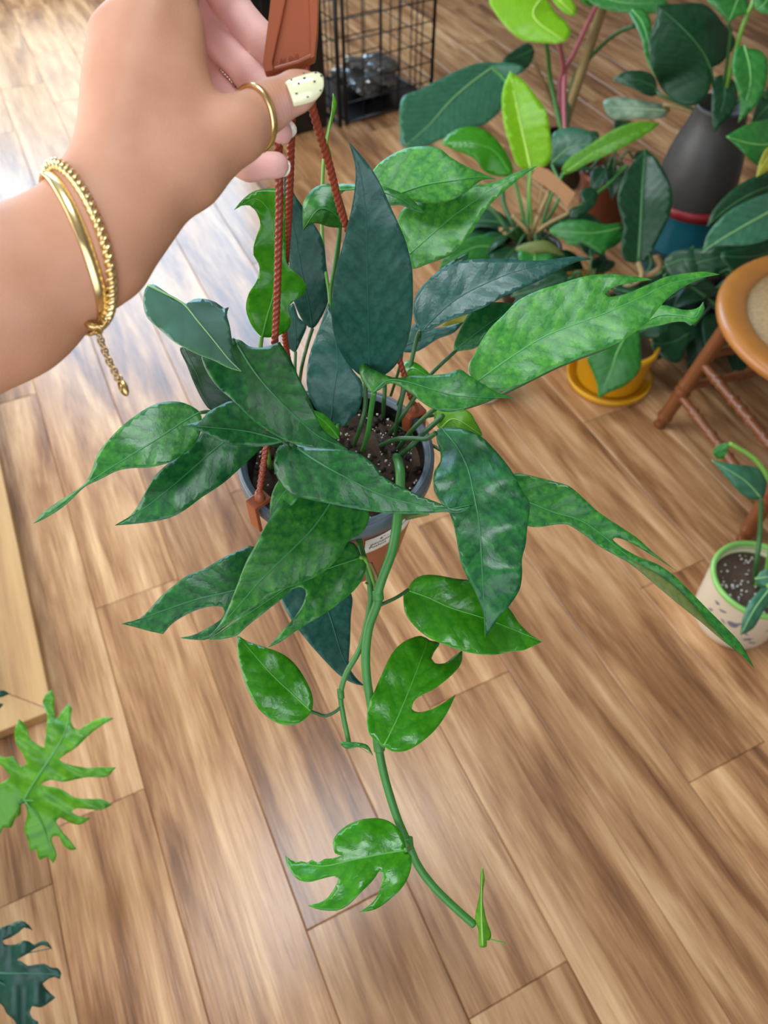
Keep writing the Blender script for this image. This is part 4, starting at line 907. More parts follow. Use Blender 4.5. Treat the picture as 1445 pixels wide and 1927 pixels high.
leaf(A, 'L', [(455,675),(460,640),(430,580),(390,530),(340,495),(270,490),(210,520),(185,555,1),(240,580),(290,600),(320,620),(350,660),(400,680)], [(455,672),(370,570),(185,555)], (2.17,2.14,2.15), 'fresh', fold=.2, curl=.4, rib=.003, **BG)
leaf(A, 'L', [(610,560),(620,510),(690,490),(760,510),(778,560),(740,610),(660,640),(610,630)], [(610,630),(680,570),(778,555)], (2.30,2.28,2.27), 'grey', rib=.003, **BG)
leaf(A, 'L', [(470,960),(520,935),(600,930),(660,985),(600,975),(520,985)], [(470,970),(560,950),(660,985)], (2.08,2.06,2.07), 'olive', fold=.3, rib=0, **BG)
leaf(A, 'L', [(640,900),(700,880),(780,890),(860,870),(920,880),(880,930),(820,965),(740,950),(680,945)], [(640,905),(760,920),(920,880)], (2.14,2.10,2.10), 'bgmid', rib=.003, **BG)
leaf(A, 'H', [(250,740),(300,640),(370,590),(450,560),(520,560),(620,620),(600,690),(480,690),(360,700)], [(620,640),(450,620),(250,730)], (2.12,2.08,2.06), 'bgmid', rib=.003, **BG)
leaf(A, 'H', [(640,690),(700,660),(830,680),(880,760),(850,850),(760,900),(690,890),(650,800)], [(640,700),(740,780),(760,900)], (2.12,2.12,2.14), 'bgdark', rib=.003, **BG)
baseA = Vector((cA.x, cA.y, .165))
for pts, k, r in (([(525,760,2.18),(530,655,2.172)], 'lime', .005), ([(600,780,2.18),(655,672,2.172)], 'green', .005), ([(490,780,2.18),(455,672,2.172)], 'green', .005), ([(520,560,2.28),(440,330,2.38),(380,262,2.40)], 'green', .006), ([(640,760,2.2),(612,632,2.30)], 'green', .005)):
    stem(A, 'L', [baseA+Vector((random.uniform(-.02,.02), random.uniform(-.02,.02), 0))]+pts, r, k)
for pts in ([(520,900,2.14),(458,830,2.12)], [(560,890,2.14),(680,820,2.10)], [(545,870,2.14),(605,730,2.10)]):
    stem(A, 'L', [baseA]+pts, .006, 'tan', 'cut_stalk')
for pts in ([(450,900,2.14),(400,830,2.12),(360,795,2.12)], [(470,880,2.16),(430,800,2.16),(420,740,2.18)]):
    stem(A, 'L', [baseA]+pts, .007, 'dark', 'stalk')
tg = [(555,640),(600,655),(702,745),(668,802),(632,752),(530,682)]
tp = px('L', tg); fr = [P(x, y, 2.085) for x, y in tp]; bk = [P(x, y, 2.089) for x, y in tp]; n = len(tp)
mesh('plant_tag', fr+bk, [tuple(range(n))[::-1], tuple(range(n, 2*n))]+[(i, (i+1) % n, n+(i+1) % n, n+i) for i in range(n)], M['cardtag'], A, smooth=False)
stem(A, 'L', [baseA, (560,800,2.10),(575,700,2.088)], .002, 'tan', 'tag_stick')

# climbing philodendron on a stake
cB = onz(1066, 262, .16)
Bp = empty('staked_philodendron', G0(cB), 'climbing philodendron with pink petioles tied to a wooden stake, behind the neon one', 'potted plant')
simple_pot('pot', Bp, cB, .10, .075, .16, M['blackplastic'])
bB = Vector((cB.x, cB.y, .135))
stem(Bp, 'L', [bB, (665,470,2.76), (735,250,2.62), (810,20,2.46), (830,-60,2.40)], .017, 'tan', 'stake', seg=10)
leaf(Bp, 'L', [(560,-40),(450,-40),(370,-5),(400,60),(450,120),(500,155),(570,165),(650,165),(685,130),(670,90),(620,40)], [(600,-40),(540,60),(660,160)], (2.38,2.36,2.34), 'neon', fold=.15, curl=.4, rib=.003, **BG)
leaf(Bp, 'L', [(590,-40),(620,10),(660,50),(700,62),(708,40),(690,0),(650,-50)], [(600,-40),(650,10),(700,58)], (2.40,2.38,2.38), 'neon', rib=.003, **BG)
leaf(Bp, 'L', [(740,-30),(760,10),(830,40),(920,50),(1010,48),(1060,10),(980,-30),(850,-60)], [(760,-30),(880,10),(1040,15)], (2.40,2.36,2.34), 'bgmid', rib=.003, **BG)
leaf(Bp, 'L', [(700,-40),(740,20),(790,15),(800,-40)], [(720,-40),(770,15)], (2.42,2.42), 'fresh', rib=0, **BG)
leaf(Bp, 'L', [(420,235),(470,190),(520,165),(545,200),(520,260),(470,262)], [(540,190),(480,220),(420,235)], (2.70,2.68,2.66), 'bgdark', rib=.003, **BG)
leaf(Bp, 'G', [(150,80),(250,60),(300,130),(312,230),(300,330),(330,470),(340,560),(270,420),(240,280),(190,170)], [(170,70),(260,200),(340,560)], (2.34,2.28,2.26), 'bgmid', rib=.003, **BG)
for pts, k, r in (([(640,350,2.74),(655,260,2.66),(640,170,2.50),(610,60,2.38)], 'pink', .009), ([(660,300,2.70),(700,200,2.60),(770,50,2.44),(800,0,2.40)], 'pink', .008), ([(690,320,2.70),(780,200,2.56),(860,130,2.44),(930,98,2.36)], 'dark', .007), ([(610,330,2.72),(595,200,2.6),(580,120,2.5)], 'green', .008), ([(620,420,2.75),(540,230,2.70)], 'brown', .007)):
    stem(Bp, 'L', [bB]+pts, r, k)

# brown pot
cD = onz(1150, 318, .20)
Dp = empty('trailing_plant', G0(cD), 'small plant with a thin arching stem in a plain brown plastic pot', 'potted plant')
simple_pot('pot', Dp, cD, .098, .075, .20, M['brownpot'])
stem(Dp, 'L', [Vector((cD.x, cD.y, .17)), (900,640,2.3), (820,720,2.18), (700,810,2.12), (640,860,2.12)], .005, 'green')
leaf(Dp, 'L', [(640,865),(690,800),(730,790),(720,740),(760,720),(790,750),(770,800),(700,850)], [(640,865),(720,800),(780,740)], (2.12,2.11,2.13), 'bgdark', rib=.002, **BG)
chips('perlite_grains', 60, (.002, .005), M['perlite'], Dp, cD, .08, .178)

# teal bucket with the zinc pot in it
cT = onz(1310, 364, .27)
bk_ = lathe('bucket', [(0, 0), (.098, 0), (.101, .004), (.113, .115), (.117, .118), (.117, .126), (.114, .13), (.124, .235), (.124, .262), (.1205, .262), (.112, .13), (.098, .012), (0, .012)], M['teal'], None, (cT.x, cT.y, 0), 64)
tag(bk_, 'teal enamel bucket with a dark red rim, on the floor', 'bucket')
rr_ = lathe('rim', [(.1225, .240), (.129, .243), (.131, .255), (.129, .270), (.122, .272), (.120, .262), (.1225, .240)], M['red'], None, (cT.x, cT.y, 0), 64); rr_.parent = bk_
cZ = cT+Vector((-.012, -.004, 0))
Zp = empty('rubber_plant', Vector((cZ.x, cZ.y, .12)), 'plant with broad dark glossy leaves in a grey zinc pot standing in the teal bucket', 'potted plant')
lathe('pot', [(0, .035), (.082, .035), (.088, .05), (.1085, .20), (.1150, .285), (.114, .33), (.106, .39), (.092, .44), (.078, .48), (.070, .52), (.073, .53), (.066, .53), (.06, .50), (0, .49)], M['zinc'], Zp, (cZ.x, cZ.y, 0), 64)
leaf(Zp, 'G', [(740,500),(745,600),(720,680),(640,760),(560,760),(460,720),(390,650),(330,530),(300,430),(290,300),(320,200),(350,110),(345,38,1),(480,28),(640,20),(720,45),(780,100),(840,180),(900,250),(922,310),(870,400),(800,470)], [(742,500),(690,390),(600,270),(480,150),(345,38)], (1.98,1.93,1.92), 'bgdark', fold=.15, curl=.5, rib=.003, **BG)
leaf(Zp, 'G', [(770,560),(750,700),(750,850),(762,965,1),(820,900),(890,830),(935,720),(920,600),(850,550)], [(830,555),(840,720),(762,965)], (2.02,2.0,2.02), 'bgdark', rib=.002, **BG)
leaf(Zp, 'G', [(30,582,1),(90,530),(180,510),(280,520),(340,570),(350,690),(270,690),(200,650),(100,612)], [(345,630),(200,580),(30,582)], (2.16,2.15,2.16), 'bgdark', rib=.002, **BG)
leaf(Zp, 'G', [(-40,740),(60,705),(180,715),(300,740),(390,755),(435,800),(385,855),(200,862),(20,860)], [(430,800),(200,790),(-40,780)], (2.16,2.18,2.22), 'cream', rib=.003, **BG)
leaf(Zp, 'G', [(930,335),(985,330),(1010,352),(1060,350),(1105,368),(1150,430),(1156,540),(1130,650),(1080,750),(1010,830),(940,892,1),(955,800),(950,700),(920,600),(900,500),(910,420)], [(985,335),(1025,500),(1020,650),(940,892)], (1.84,1.82,1.85), 'bgmid', fold=-.25, rib=.003, **BG)
leaf(Zp, 'G', [(715,0),(760,50),(820,110),(870,165),(930,120),(1000,95),(1015,30),(960,-60),(760,-60)], [(960,-60),(920,40),(870,165)], (1.90,1.87,1.88), 'bgmid', rib=.003, **BG)
leaf(Zp, 'G', [(1060,60),(1100,90),(1200,100),(1220,0),(1150,-60),(1050,-40)], [(1180,-50),(1130,30),(1070,70)], (1.84,1.82,1.83), 'bgmid', rib=.003, **BG)
leaf(Zp, 'G', [(1040,900),(1060,800),(1110,700),(1200,600),(1240,800),(1200,900),(1100,920)], [(1230,700),(1130,800),(1040,900)], (1.95,1.94,1.93), 'bgdark', rib=.003, **BG)
bZ = Vector((cZ.x, cZ.y, .49))
for pts, k, r in (([(745,520,1.98),(742,500,1.975)], 'dark', .004), ([(900,420,1.96),(985,338,1.845)], 'lime', .004), ([(940,300,1.92),(1000,120,1.88),(1040,40,1.86),(1060,-40,1.86)], 'lime', .006), ([(830,560,2.03)], 'dark', .004), ([(430,760,2.12),(435,800,2.155)], 'tan', .006), ([(400,700,2.1),(350,650,2.15)], 'dark', .004), ([(880,300,1.92),(870,165,1.885)], 'dark', .004), ([(1060,650,1.94),(1150,720,1.94)], 'dark', .004)):
    stem(Zp, 'G', [bZ]+pts, r, k)

# ochre pot plant with the upright oval leaf
cO = onz(1103, 545, .19)
Op = empty('oval_leaf_philodendron', G0(cO), 'philodendron with one upright oval dark leaf with a pale midrib, in an ochre pot', 'potted plant')
simple_pot('pot', Op, cO, .092, .075, .19, M['ochre'], lip=.012)
bO = Vector((cO.x, cO.y, .16))
leaf(Op, 'G', [(215,1905),(120,1890),(90,1800),(110,1650),(80,1530),(65,1430),(90,1320),(150,1210),(210,1140),(265,1075,1),(340,1140),(400,1230),(450,1340),(465,1440),(450,1540),(420,1620),(380,1700),(330,1800),(280,1890)], [(218,1900),(235,1600),(245,1350),(265,1075)], (2.02,1.98,1.98), 'bgdark', fold=-.3, curl=.8, rib=.006, **BG)
leaf(Op, 'F', [(60,60),(200,50),(330,80),(450,70),(470,110),(360,200),(330,290),(260,250),(180,200),(40,180),(-40,120)], [(460,100),(250,140),(-40,120)], (2.06,2.04,2.05), 'bgmid', rib=.003, **BG)
leaf(Op, 'G', [(400,1927),(430,1850),(560,1800),(680,1830),(740,1900),(640,2000),(480,2040)], [(410,1930),(560,1880),(740,1900)], (1.98,1.95,1.95), 'bgdark', rib=.003, **BG)
leaf(Op, 'F', [(650,900),(700,800),(850,765),(915,830),(880,960),(820,1025),(720,980)], [(910,820),(800,880),(650,900)], (2.02,2.0,2.0), 'bgdark', rib=.003, **BG)
leaf(Op, 'F', [(780,330),(900,260),(1080,230),(1300,220),(1400,240),(1250,340),(1080,420),(950,500),(850,480),(780,420)], [(780,400),(1050,320),(1400,240)], (1.98,1.93,1.92), 'bgdark', rib=.003, **BG)
leaf(Op, 'H', [(640,860),(700,830),(800,790),(900,760),(950,800),(880,860),(780,890),(700,930)], [(640,890),(780,850),(950,780)], (2.0,1.98,1.98), 'bgdark', rib=.003, **BG)
for pts, k, r in (([(210,2040,2.03),(218,1900,2.02)], 'tan', .008), ([(300,1950,2.04),(150,1560,2.06)], 'dark', .005), ([(330,2000,2.02),(410,1930,1.98)], 'dark', .005), ([(360,2060,2.02),(420,1980,2.0),(620,1790,1.98)], 'dark', .005), ([(330,2090,2.04),(560,2060,2.03),(900,2310,2.02)], 'dark', .005), ([(200,2080,2.05),(20,1990,2.01)], 'dark', .005)):
    stem(Op, 'G', [bO]+pts, r, k)
stem(Op, 'G', [bO, (330,1980,2.02), (345,1850,2.00)], .010, 'brown', 'stake')

# yellow pot on its saucer
cY = onz(1143, 715, 0)
Yp = empty('yellow_pot_plant', G0(cY), 'broad leaf drooping over the side of a bright yellow pot and saucer', 'potted plant')
lathe('saucer', [(0, .0), (.105, .0), (.116, .006), (.120, .024), (.114, .024), (.108, .012), (0, .010)], M['ypot'], Yp, (cY.x, cY.y, 0), 64)
lathe('pot', [(0, .012), (.088, .012), (.092, .02), (.104, .13), (.108, .132), (.108, .150), (.100, .150), (.096, .12), (0, .118)], M['ypot'], Yp, (cY.x, cY.y, 0), 64)
tag(lathe('soil', [(0, .128), (.097, .124)], M['soil'], Yp, (cY.x, cY.y, 0), 40), kind='stuff')
leaf(Yp, 'F', [(560,790),(420,850),(280,940),(215,985),(250,1080),(285,1180),(290,1268,1),(370,1220),(450,1190),(530,1130),(578,1060),(583,950)], [(500,800),(420,950),(370,1100),(290,1268)], (1.92,1.90,1.92,1.94), 'bgmid', fold=-.2, rib=.003, **BG)
leaf(Yp, 'F', [(560,820),(600,700),(720,660),(800,700),(760,820),(650,860)], [(560,820),(680,760),(800,700)], (1.95,1.93,1.94), 'bgdark', rib=.003, **BG)
bY = Vector((cY.x, cY.y, .12))
stem(Yp, 'F', [bY, (540,760,1.95), (500,800,1.922)], .005, 'dark'); stem(Yp, 'F', [bY, (560,780,1.97), (560,820,1.952)], .005, 'dark')

# white pot half hidden behind the pothos
cW = onz(920, 690, .10)
Wp = empty('white_pot', G0(cW), 'small white ceramic pot on the floor, almost hidden behind the large notched leaf', 'pot')
simple_pot('pot', Wp, cW, .050, .040, .10, M['whitepot'], lip=.006)
leaf(Wp, 'T', [(930,690),(925,640),(950,600),(985,590),(1000,640),(970,690)], [(940,690),(960,640),(985,590)], (1.96,1.93,1.92), 'bgdark', rib=.002, **BG)

# ------------------------------------------------------------------ cane seat chair
ch = Vector((1.0, 1.30, 0)); SR = .275; SZ = .45
chair = empty('cane_chair', ch, 'varnished wooden chair with a round woven cane seat and turned legs', 'chair')
lathe('seat_rim', [(SR-.062, SZ-.030), (SR-.012, SZ-.032), (SR, SZ-.020), (SR+.002, SZ-.010), (SR-.006, SZ-.001), (SR-.020, SZ+.003), (SR-.050, SZ+.002), (SR-.060, SZ-.004), (SR-.066, SZ-.016), (SR-.062, SZ-.030)], M['chairwood'], chair, ch, 72)
lathe('cane_panel', [(0, SZ-.008), (.1, SZ-.008), (SR-.054, SZ-.005), (SR-.054, SZ-.012), (0, SZ-.014)], M['cane'], chair, ch, 48)
feet = []; f1 = onz(1240, 800, 0)-ch; f1.z = 0
for k in range(4):
    r_ = Matrix.Rotation(math.pi/2*k, 3, 'Z') @ f1; feet.append(r_)
def legpt(k, z): return ch+feet[k]*(1-.26*z/SZ)+Z_*z
def turned(u, r): return r*(1+.22*math.exp(-((u-.32)/.012)**2)+.22*math.exp(-((u-.36)/.012)**2)-.2*math.exp(-((u-.34)/.01)**2)+.2*math.exp(-((u-.08)/.012)**2)-.25*math.exp(-((u-.03)/.03)**2))
for k in range(4):
    tube('leg', [legpt(k, .002+(SZ-.03)*i/60) for i in range(61)], lambda u: turned(u, .0185), M['chairleg'], chair, seg=14)
def bam(u, r): return r*(1+.0*u)+.0035*sum(math.exp(-((u-c)/.012)**2) for c in (.18, .24, .40, .5, .6, .76, .82))
for k in range(4):
    for z in (.12, .235):
        a, b_ = legpt(k, z+(.03 if k % 2 else 0)), legpt((k+1) % 4, z+(.03 if k % 2 else 0))
        tube('stretcher', [a.lerp(b_, i/60) for i in range(61)], lambda u: bam(u, .0115), M['chairleg'], chair, seg=12)

# ------------------------------------------------------------------ cream pot, front right
cC = Vector((.772, .838, 0)); HC = .16
Cp = empty('cream_pot_plant', cC, 'young plant with arching stems in a cream pot with green rim and grey flowers', 'potted plant')
prof = [(0, 0), (.076, 0), (.082, .004), (.085, .02), (.090, .10), (.093, HC-.006)]
pc = lathe('pot', prof+[(.093, HC-.005), (.084, HC-.006), (.082, .10), (0, .09)], M['cream_pot'], Cp, cC, 72)
lathe('rim', [(.0925, HC-.010), (.0955, HC-.004), (.0945, HC+.002), (.090, HC+.004), (.085, HC+.001), (.0835, HC-.012)], M['greenrim'], pc, cC, 72)
lathe('inner_glaze', [(.0845, HC-.002), (.083, HC-.03), (.082, HC-.05)], M['greenrim'], pc, cC, 72)
tag(lathe('soil', [(0, HC-.022), (.05, HC-.024), (.0835, HC-.026)], M['soil'], Cp, cC, 48), kind='stuff')
chips('perlite_grains', 90, (.0015, .0045), M['perlite'], Cp, cC, .075, HC-.022)
def on_cpot(a, z, out=.0006):
    r = np.interp(z, [0, .02, .10, HC], [.080, .085, .090, .0935])+out
    return cC+Vector((r*math.sin(a), -r*math.cos(a), z))
def blob(a, z, ra, rz, rot=0.0, lob=0):
    n_ = 22; V = [on_cpot(a, z)]
    for k in range(n_):
        t = 2*math.pi*k/n_; rr = 1+(.35*math.cos(lob*t) if lob else .1*math.sin(3*t)); x, y = rr*ra*math.cos(t), rr*rz*math.sin(t)
        V.append(on_cpot(a+(x*math.cos(rot)-y*math.sin(rot))/.09, z+x*math.sin(rot)+y*math.cos(rot)))
    mesh('printed_flower', V, [(0, 1+k, 1+(k+1) % n_) for k in range(n_)], M['print'], pc, smooth=False)
for a, z, ra, rz, ro, lo_ in ((-.62,.098,.011,.009,.3,0), (-.50,.112,.010,.003,.9,0), (-.95,.118,.009,.003,.5,0), (-1.15,.125,.006,.004,.2,0), (-.82,.09,.008,.002,-.6,0), (-.3,.085,.012,.003,-.7,0), (-.12,.06,.009,.005,.4,5), (.05,.045,.010,.003,-.3,0), (-1.2,.09,.007,.003,.8,0), (.4,.09,.011,.009,.1,0), (.2,.105,.010,.003,.8,0), (1.0,.08,.010,.008,.5,0)):
    blob(a, z, ra, rz, ro, lo_)
bC = cC+Vector((.005, .0, HC-.03))
leaf(Cp, 'M', [(1390,768),(1300,760),(1230,700),(1160,620),(1085,530,1),(1180,550),(1260,562),(1340,570),(1395,600),(1422,680)], [(1388,760),(1280,650),(1085,530)], (1.46,1.44,1.45), 'grey', fold=.2, rib=.002, **BG)
leaf(Cp, 'M', [(1195,430),(1120,445),(1095,480),(1120,525),(1165,525),(1180,480)], [(1195,432),(1150,470),(1130,525)], (1.42,1.43,1.44), 'mid', rib=.0015, **BG)
leaf(Cp, 'M', [(1440,1300),(1380,1320),(1310,1400),(1272,1500),(1262,1592,1),(1340,1550),(1400,1450),(1450,1380)], [(1440,1310),(1350,1430),(1262,1592)], (1.42,1.40,1.41), 'grey', fold=.3, rib=.002, **BG)
leaf(Cp, 'M', [(1350,1250),(1380,1210),(1440,1190),(1500,1230),(1440,1300),(1380,1300)], [(1350,1250),(1420,1240),(1500,1230)], (1.44,1.43,1.43), 'grey', rib=.002, **BG)
stem(Cp, 'M', [bC, (1360,1150,1.50), (1378,1000,1.49), (1385,870,1.475), (1388,760,1.46)], (.006,.0042), 'dark')
stem(Cp, 'M', [bC+Vector((.02,0,0)), (1480,800,1.46), (1429,640,1.43), (1340,520,1.42), (1195,430,1.42)], (.006,.004), 'lime')
stem(Cp, 'M', [bC, (1400,1230,1.47), (1440,1310,1.42)], .005, 'lime')
stem(Cp, 'M', [bC+Vector((.01,-.01,0)), (1430,1350,1.46), (1425,1420,1.45)], .006, 'lime')

# ------------------------------------------------------------------ pine plinth, left
C0 = onz(108, 1347, 0); hT = .028
def board(name, poly, z0, z1, parent):
    n = len(poly); V = [C0+PU*a+PV*b_+Z_*z0 for a, b_ in poly]+[C0+PU*a+PV*b_+Z_*z1 for a, b_ in poly]
    o = mesh(name, V, [tuple(range(n))[::-1], tuple(range(n, 2*n))]+[(i, (i+1) % n, n+(i+1) % n, n+i) for i in range(n)], M['pine'], parent, smooth=False)
    return bevel(o, .002, 2)
pl = empty('pine_plinth', G0(C0), 'low pale pine plinth of mitred boards lying on the floor at left', 'plinth')
bw = .135
board('board', [(0, 0), (1.35, 0), (1.35-bw, -bw), (bw, -bw)], .0, hT, pl)
board('board', [(-.0005, -.0005), (bw-.0005, -bw-.0005), (bw-.0005, -.75), (-.0005, -.75)], .0, hT, pl)
board('top_board', [(.078, -.098), (1.27, -.098), (1.27, -.75), (.078, -.75)], hT, hT+.022, pl)

# ------------------------------------------------------------------ lobed philodendrons, front left
def lobed_plant(name, label, potc, src, outline, mid, dep, kind, ribs, extra=()):
    e = empty(name, potc, label, 'potted plant', None)
    simple_pot('pot', e, potc, .085, .065, .15, M['blackplastic'])
    lf = leaf(e, src, outline, mid, dep, kind, fold=-.1, curl=1.2, rib=.0022, step=6, thick=.0006, wav=.004)
    q = px(src, [mid[0]])[0]; b0 = P(q[0], q[1], dep[0])
    top = Vector((potc.x, potc.y, .12))
    tube('petiole', catmull([tuple(top), tuple(top.lerp(b0, .45)+Z_*.06), tuple(b0)], 12), .004, STEM['green'], e)
    for rb in ribs:
        dd = dep[0]
        rp = [P(*px(src, [(x, y)])[0], dd+w_) for x, y, w_ in rb]
        t_ = tube('vein', catmull([tuple(v) for v in rp], 6), lambda u: .0014*(1-.6*u), RIB[kind], None, seg=6); t_.parent = lf
    for (s2, o2, m2, d2) in extra:
        leaf(e, s2, o2, m2, d2, kind, rib=.002, step=6, thick=.0006)
        q2 = px(s2, [m2[0]])[0]
        b2 = P(q2[0], q2[1], d2[0]); tube('petiole', catmull([tuple(top), tuple(top.lerp(b2, .5)+Z_*.05), tuple(b2)], 12), .004, STEM['green'], e)
    return e
lobed_plant('lobed_philodendron', 'bright yellow-green deeply lobed philodendron leaf at the left edge above the floor', Vector((-.86, .30, 0)), 'R',
    [(185,1372),(215,1460),(200,1540),(192,1600),(225,1700),(240,1770),(280,1750),(310,1835),(370,1810),(420,1862,1),(447,1800),(420,1720),(408,1660),(460,1648),(500,1720),(560,1760),(602,1752,1),(550,1680),(480,1600),(440,1530),(470,1500),(560,1545),(640,1555),(712,1505,1),(620,1490),(560,1455),(600,1428),(700,1435),(800,1440),(886,1400,1),(800,1358),(700,1355),(590,1345),(500,1290),(440,1265),(360,1255),(320,1240),(400,1205),(500,1220),(600,1200),(700,1182),(840,1180),(912,1108,1),(800,1105),(700,1110),(600,1095),(500,1070),(465,1045),(520,1000),(600,950),(680,870),(780,790),(897,718,1),(800,713),(700,755),(620,810),(578,790),(555,720),(567,640),(540,600,1),(490,660),(445,720),(425,640),(427,560),(408,488,1),(350,540),(338,610),(370,700),(365,800),(352,900),(350,950),(290,925),(230,870),(205,780),(150,723,1),(113,820),(130,920),(180,1000),(210,1080),(170,1100),(125,1050),(100,1018),(40,1028),(-60,980,1),(-80,1040),(0,1080),(60,1150),(85,1175),(60,1200),(-20,1240),(-100,1260),(-150,1320,1),(-80,1440),(-100,1560),(0,1632,1),(30,1580),(90,1580),(120,1510),(160,1480),(168,1400)],
    [(185,1368),(260,1240),(350,1100),(450,950),(530,780),(540,605)], (1.08,1.06,1.06,1.09), 'lobed',
    [[(190,1366,-.002),(420,1370,-.004),(840,1400,.0)], [(200,1375,-.002),(330,1560,.0),(420,1850,.006)], [(300,1180,-.012),(560,1140,-.012),(890,1115,-.002)]])
lobed_plant('dark_lobed_philodendron', 'dark blue-green lobed philodendron leaf at the bottom left corner', Vector((-.84, .04, 0)), 'S',
    [(-300,400),(0,330),(130,290),(240,238),(330,250),(400,300),(447,367,1),(330,330),(260,390),(150,460),(30,512),(60,560),(200,560),(330,503),(400,520),(460,565),(560,512),(650,530),(717,632,1),(600,570),(500,600),(350,700),(228,770),(300,800),(370,850),(500,830),(600,823),(690,875),(780,880),(832,950),(815,1032,1),(740,1000),(640,1040),(580,1090),(660,1200),(752,1285,1),(680,1340),(560,1415),(430,1400),(400,1480),(440,1570),(520,1612,1),(500,1720),(300,1800),(200,1600),(90,1500),(50,1410),(0,1360),(-200,1300),(-500,1000),(-500,600)],
    [(-400,900),(0,945),(400,950),(815,960)], (1.00,.985,.99), 'teal', [[(-200,930,-.01),(150,1150,-.012),(680,1300,.0)], [(-200,900,-.01),(200,720,-.01),(700,610,.0)]],
    [('R', [(-120,560),(-40,510),(30,500),(75,525,1),(20,550),(-60,560)], [(-120,555),(-20,530),(75,525)], (1.15,1.14,1.15)), ('R', [(-120,640),(-30,600),(30,608,1),(0,640),(-80,660)], [(-120,650),(-40,625),(30,608)], (1.15,1.14,1.15))])

# ------------------------------------------------------------------ black wire crate and what is in it, far
k0 = onz(652, 236, 0); k1 = onz(810, 192, 0); ku = (k1-k0).normalized(); kn = Vector((-ku.y, ku.x, 0)); KW = (k1-k0).length; KH = .62
crate = empty('wire_crate', G0(k0), 'black wire grid crate standing on the floor behind the hand', 'crate')
def wire(a, b_, r): return tube('wire', [a, b_], r, M['black'], crate, seg=6)
def panel(o, u, L_, nx, frame=.007):
    for i in range(nx+1):
        p = o+u*L_*i/nx; wire(p+Z_*.003, p+Z_*KH, frame if i in (0, nx) else .0028)
    for k in range(9):
        z = .012+(KH-.018)*k/8; wire(o+Z_*z, o+u*L_+Z_*z, frame*.8 if k in (0, 8) else .0028)
panel(k0, ku, KW, 5); panel(k0+kn*.42, ku, KW, 5); panel(k1, kn, .42, 5); panel(k0-ku*.03, kn, .42, 5, .009)
box('tray', k0+ku*KW/2+kn*.21+Z_*.008, ku, kn, Z_, KW/2-.012, .195, .006, M['blackplastic'], crate)
bxo = box('storage_box', k0-ku*.22+kn*.16+Z_*.27, ku, kn, Z_, .15, .13, .27, M['blackplastic'], None, .006)
tag(bxo, 'black plastic box standing beside the wire crate', 'box')
lid = box('lid', k0-ku*.22+kn*.16+Z_*.552, ku, kn, Z_, .155, .135, .012, M['blackplastic'], None, .004); lid.parent = bxo
for q in (-.09, 0, .09):
    rb_ = box('side_rib', k0-ku*(.22+q)+kn*.026+Z_*.27, ku, kn, Z_, .008, .005, .25, M['blackplastic'], None, .002); rb_.parent = bxo
hd_ = box('handle', k0-ku*.22+kn*.02+Z_*.49, ku, kn, Z_, .06, .012, .012, M['blackplastic'], None, .004); hd_.parent = bxo
bm = bmesh.new(); bmesh.ops.create_icosphere(bm, subdivisions=4, radius=1)
bc = k0+ku*KW*.5+kn*.2+Z_*.085
for v in bm.verts:
    n_ = v.co.copy(); q = 1+.16*math.sin(n_.x*7+n_.z*5)+.12*math.sin(n_.y*11+n_.x*4)+random.uniform(-.05, .05)
    v.co = bc+ku*n_.x*.13*q+kn*n_.y*.12*q+Z_*n_.z*.062*q
me = bpy.data.meshes.new('plastic_bag'); bm.to_mesh(me); bm.free(); me.materials.append(M['bag'])
bag = bpy.data.objects.new('plastic_bag', me); COL.objects.link(bag); tag(bag, 'crumpled grey plastic bag inside the wire crate', 'bag')

# dark plant seen between fingers and clip
cX = onz(470, -70, .12)
Xp = empty('far_fern', G0(cX), 'dark green plant on the floor, glimpsed between the fingers and the hanger clip', 'potted plant')
simple_pot('pot', Xp, cX, .08, .06, .12, M['blackplastic'])
for k in range(9):
    a = k*.7; x0, y0 = 480+18*math.cos(a), -18+14*math.sin(a); x1, y1 = x0+46*math.cos(a), y0+34*math.sin(a)+14
    nx_, ny_ = -(y1-y0)*.25, (x1-x0)*.25; mx_, my_ = (x0+x1)/2, (y0+y1)/2
    dz_ = (CAMH-.2)/(SP-(CY-y0)/FPX*CP)
    leaf(Xp, 'T', [(x0, y0), (mx_+nx_, my_+ny_), (x1, y1, 1), (mx_-nx_, my_-ny_)], [(x0, y0), (x1, y1)], (dz_, dz_-.02), ('bgdark', 'bgmid', 'bgdark')[k % 3], rib=.003, **BG)
    stem(Xp, 'T', [Vector((cX.x, cX.y, .09)), (x0, y0, dz_)], .004, 'dark')

# big leaved plant at the right edge, and the dark foliage filling the corner behind the chair
cR = Vector((1.42, 1.95, 0))
Rp = empty('right_edge_philodendron', cR, 'large leaved philodendron at the right edge above the chair seat', 'potted plant')
simple_pot('pot', Rp, cR, .12, .09, .24, M['brownpot'])
leaf(Rp, 'G', [(680,1832,1),(710,1720),(760,1640),(850,1550),(960,1480),(1160,1400),(1300,1400),(1300,1600),(1180,1720),(1080,1762),(960,1780),(820,1780),(740,1800)], [(1300,1460),(1160,1540),(980,1640),(800,1745),(680,1832)], (1.78,1.74,1.73,1.74), 'grey', fold=-.2, curl=.6, rib=.004, **BG)
leaf(Rp, 'G', [(715,1640,1),(750,1540),(850,1420),(960,1330),(1100,1265),(1260,1240),(1280,1400),(1160,1470),(960,1530),(830,1590)], [(1280,1320),(1050,1400),(850,1520),(715,1640)], (1.84,1.80,1.79), 'bgdark', fold=-.15, rib=.004, **BG)
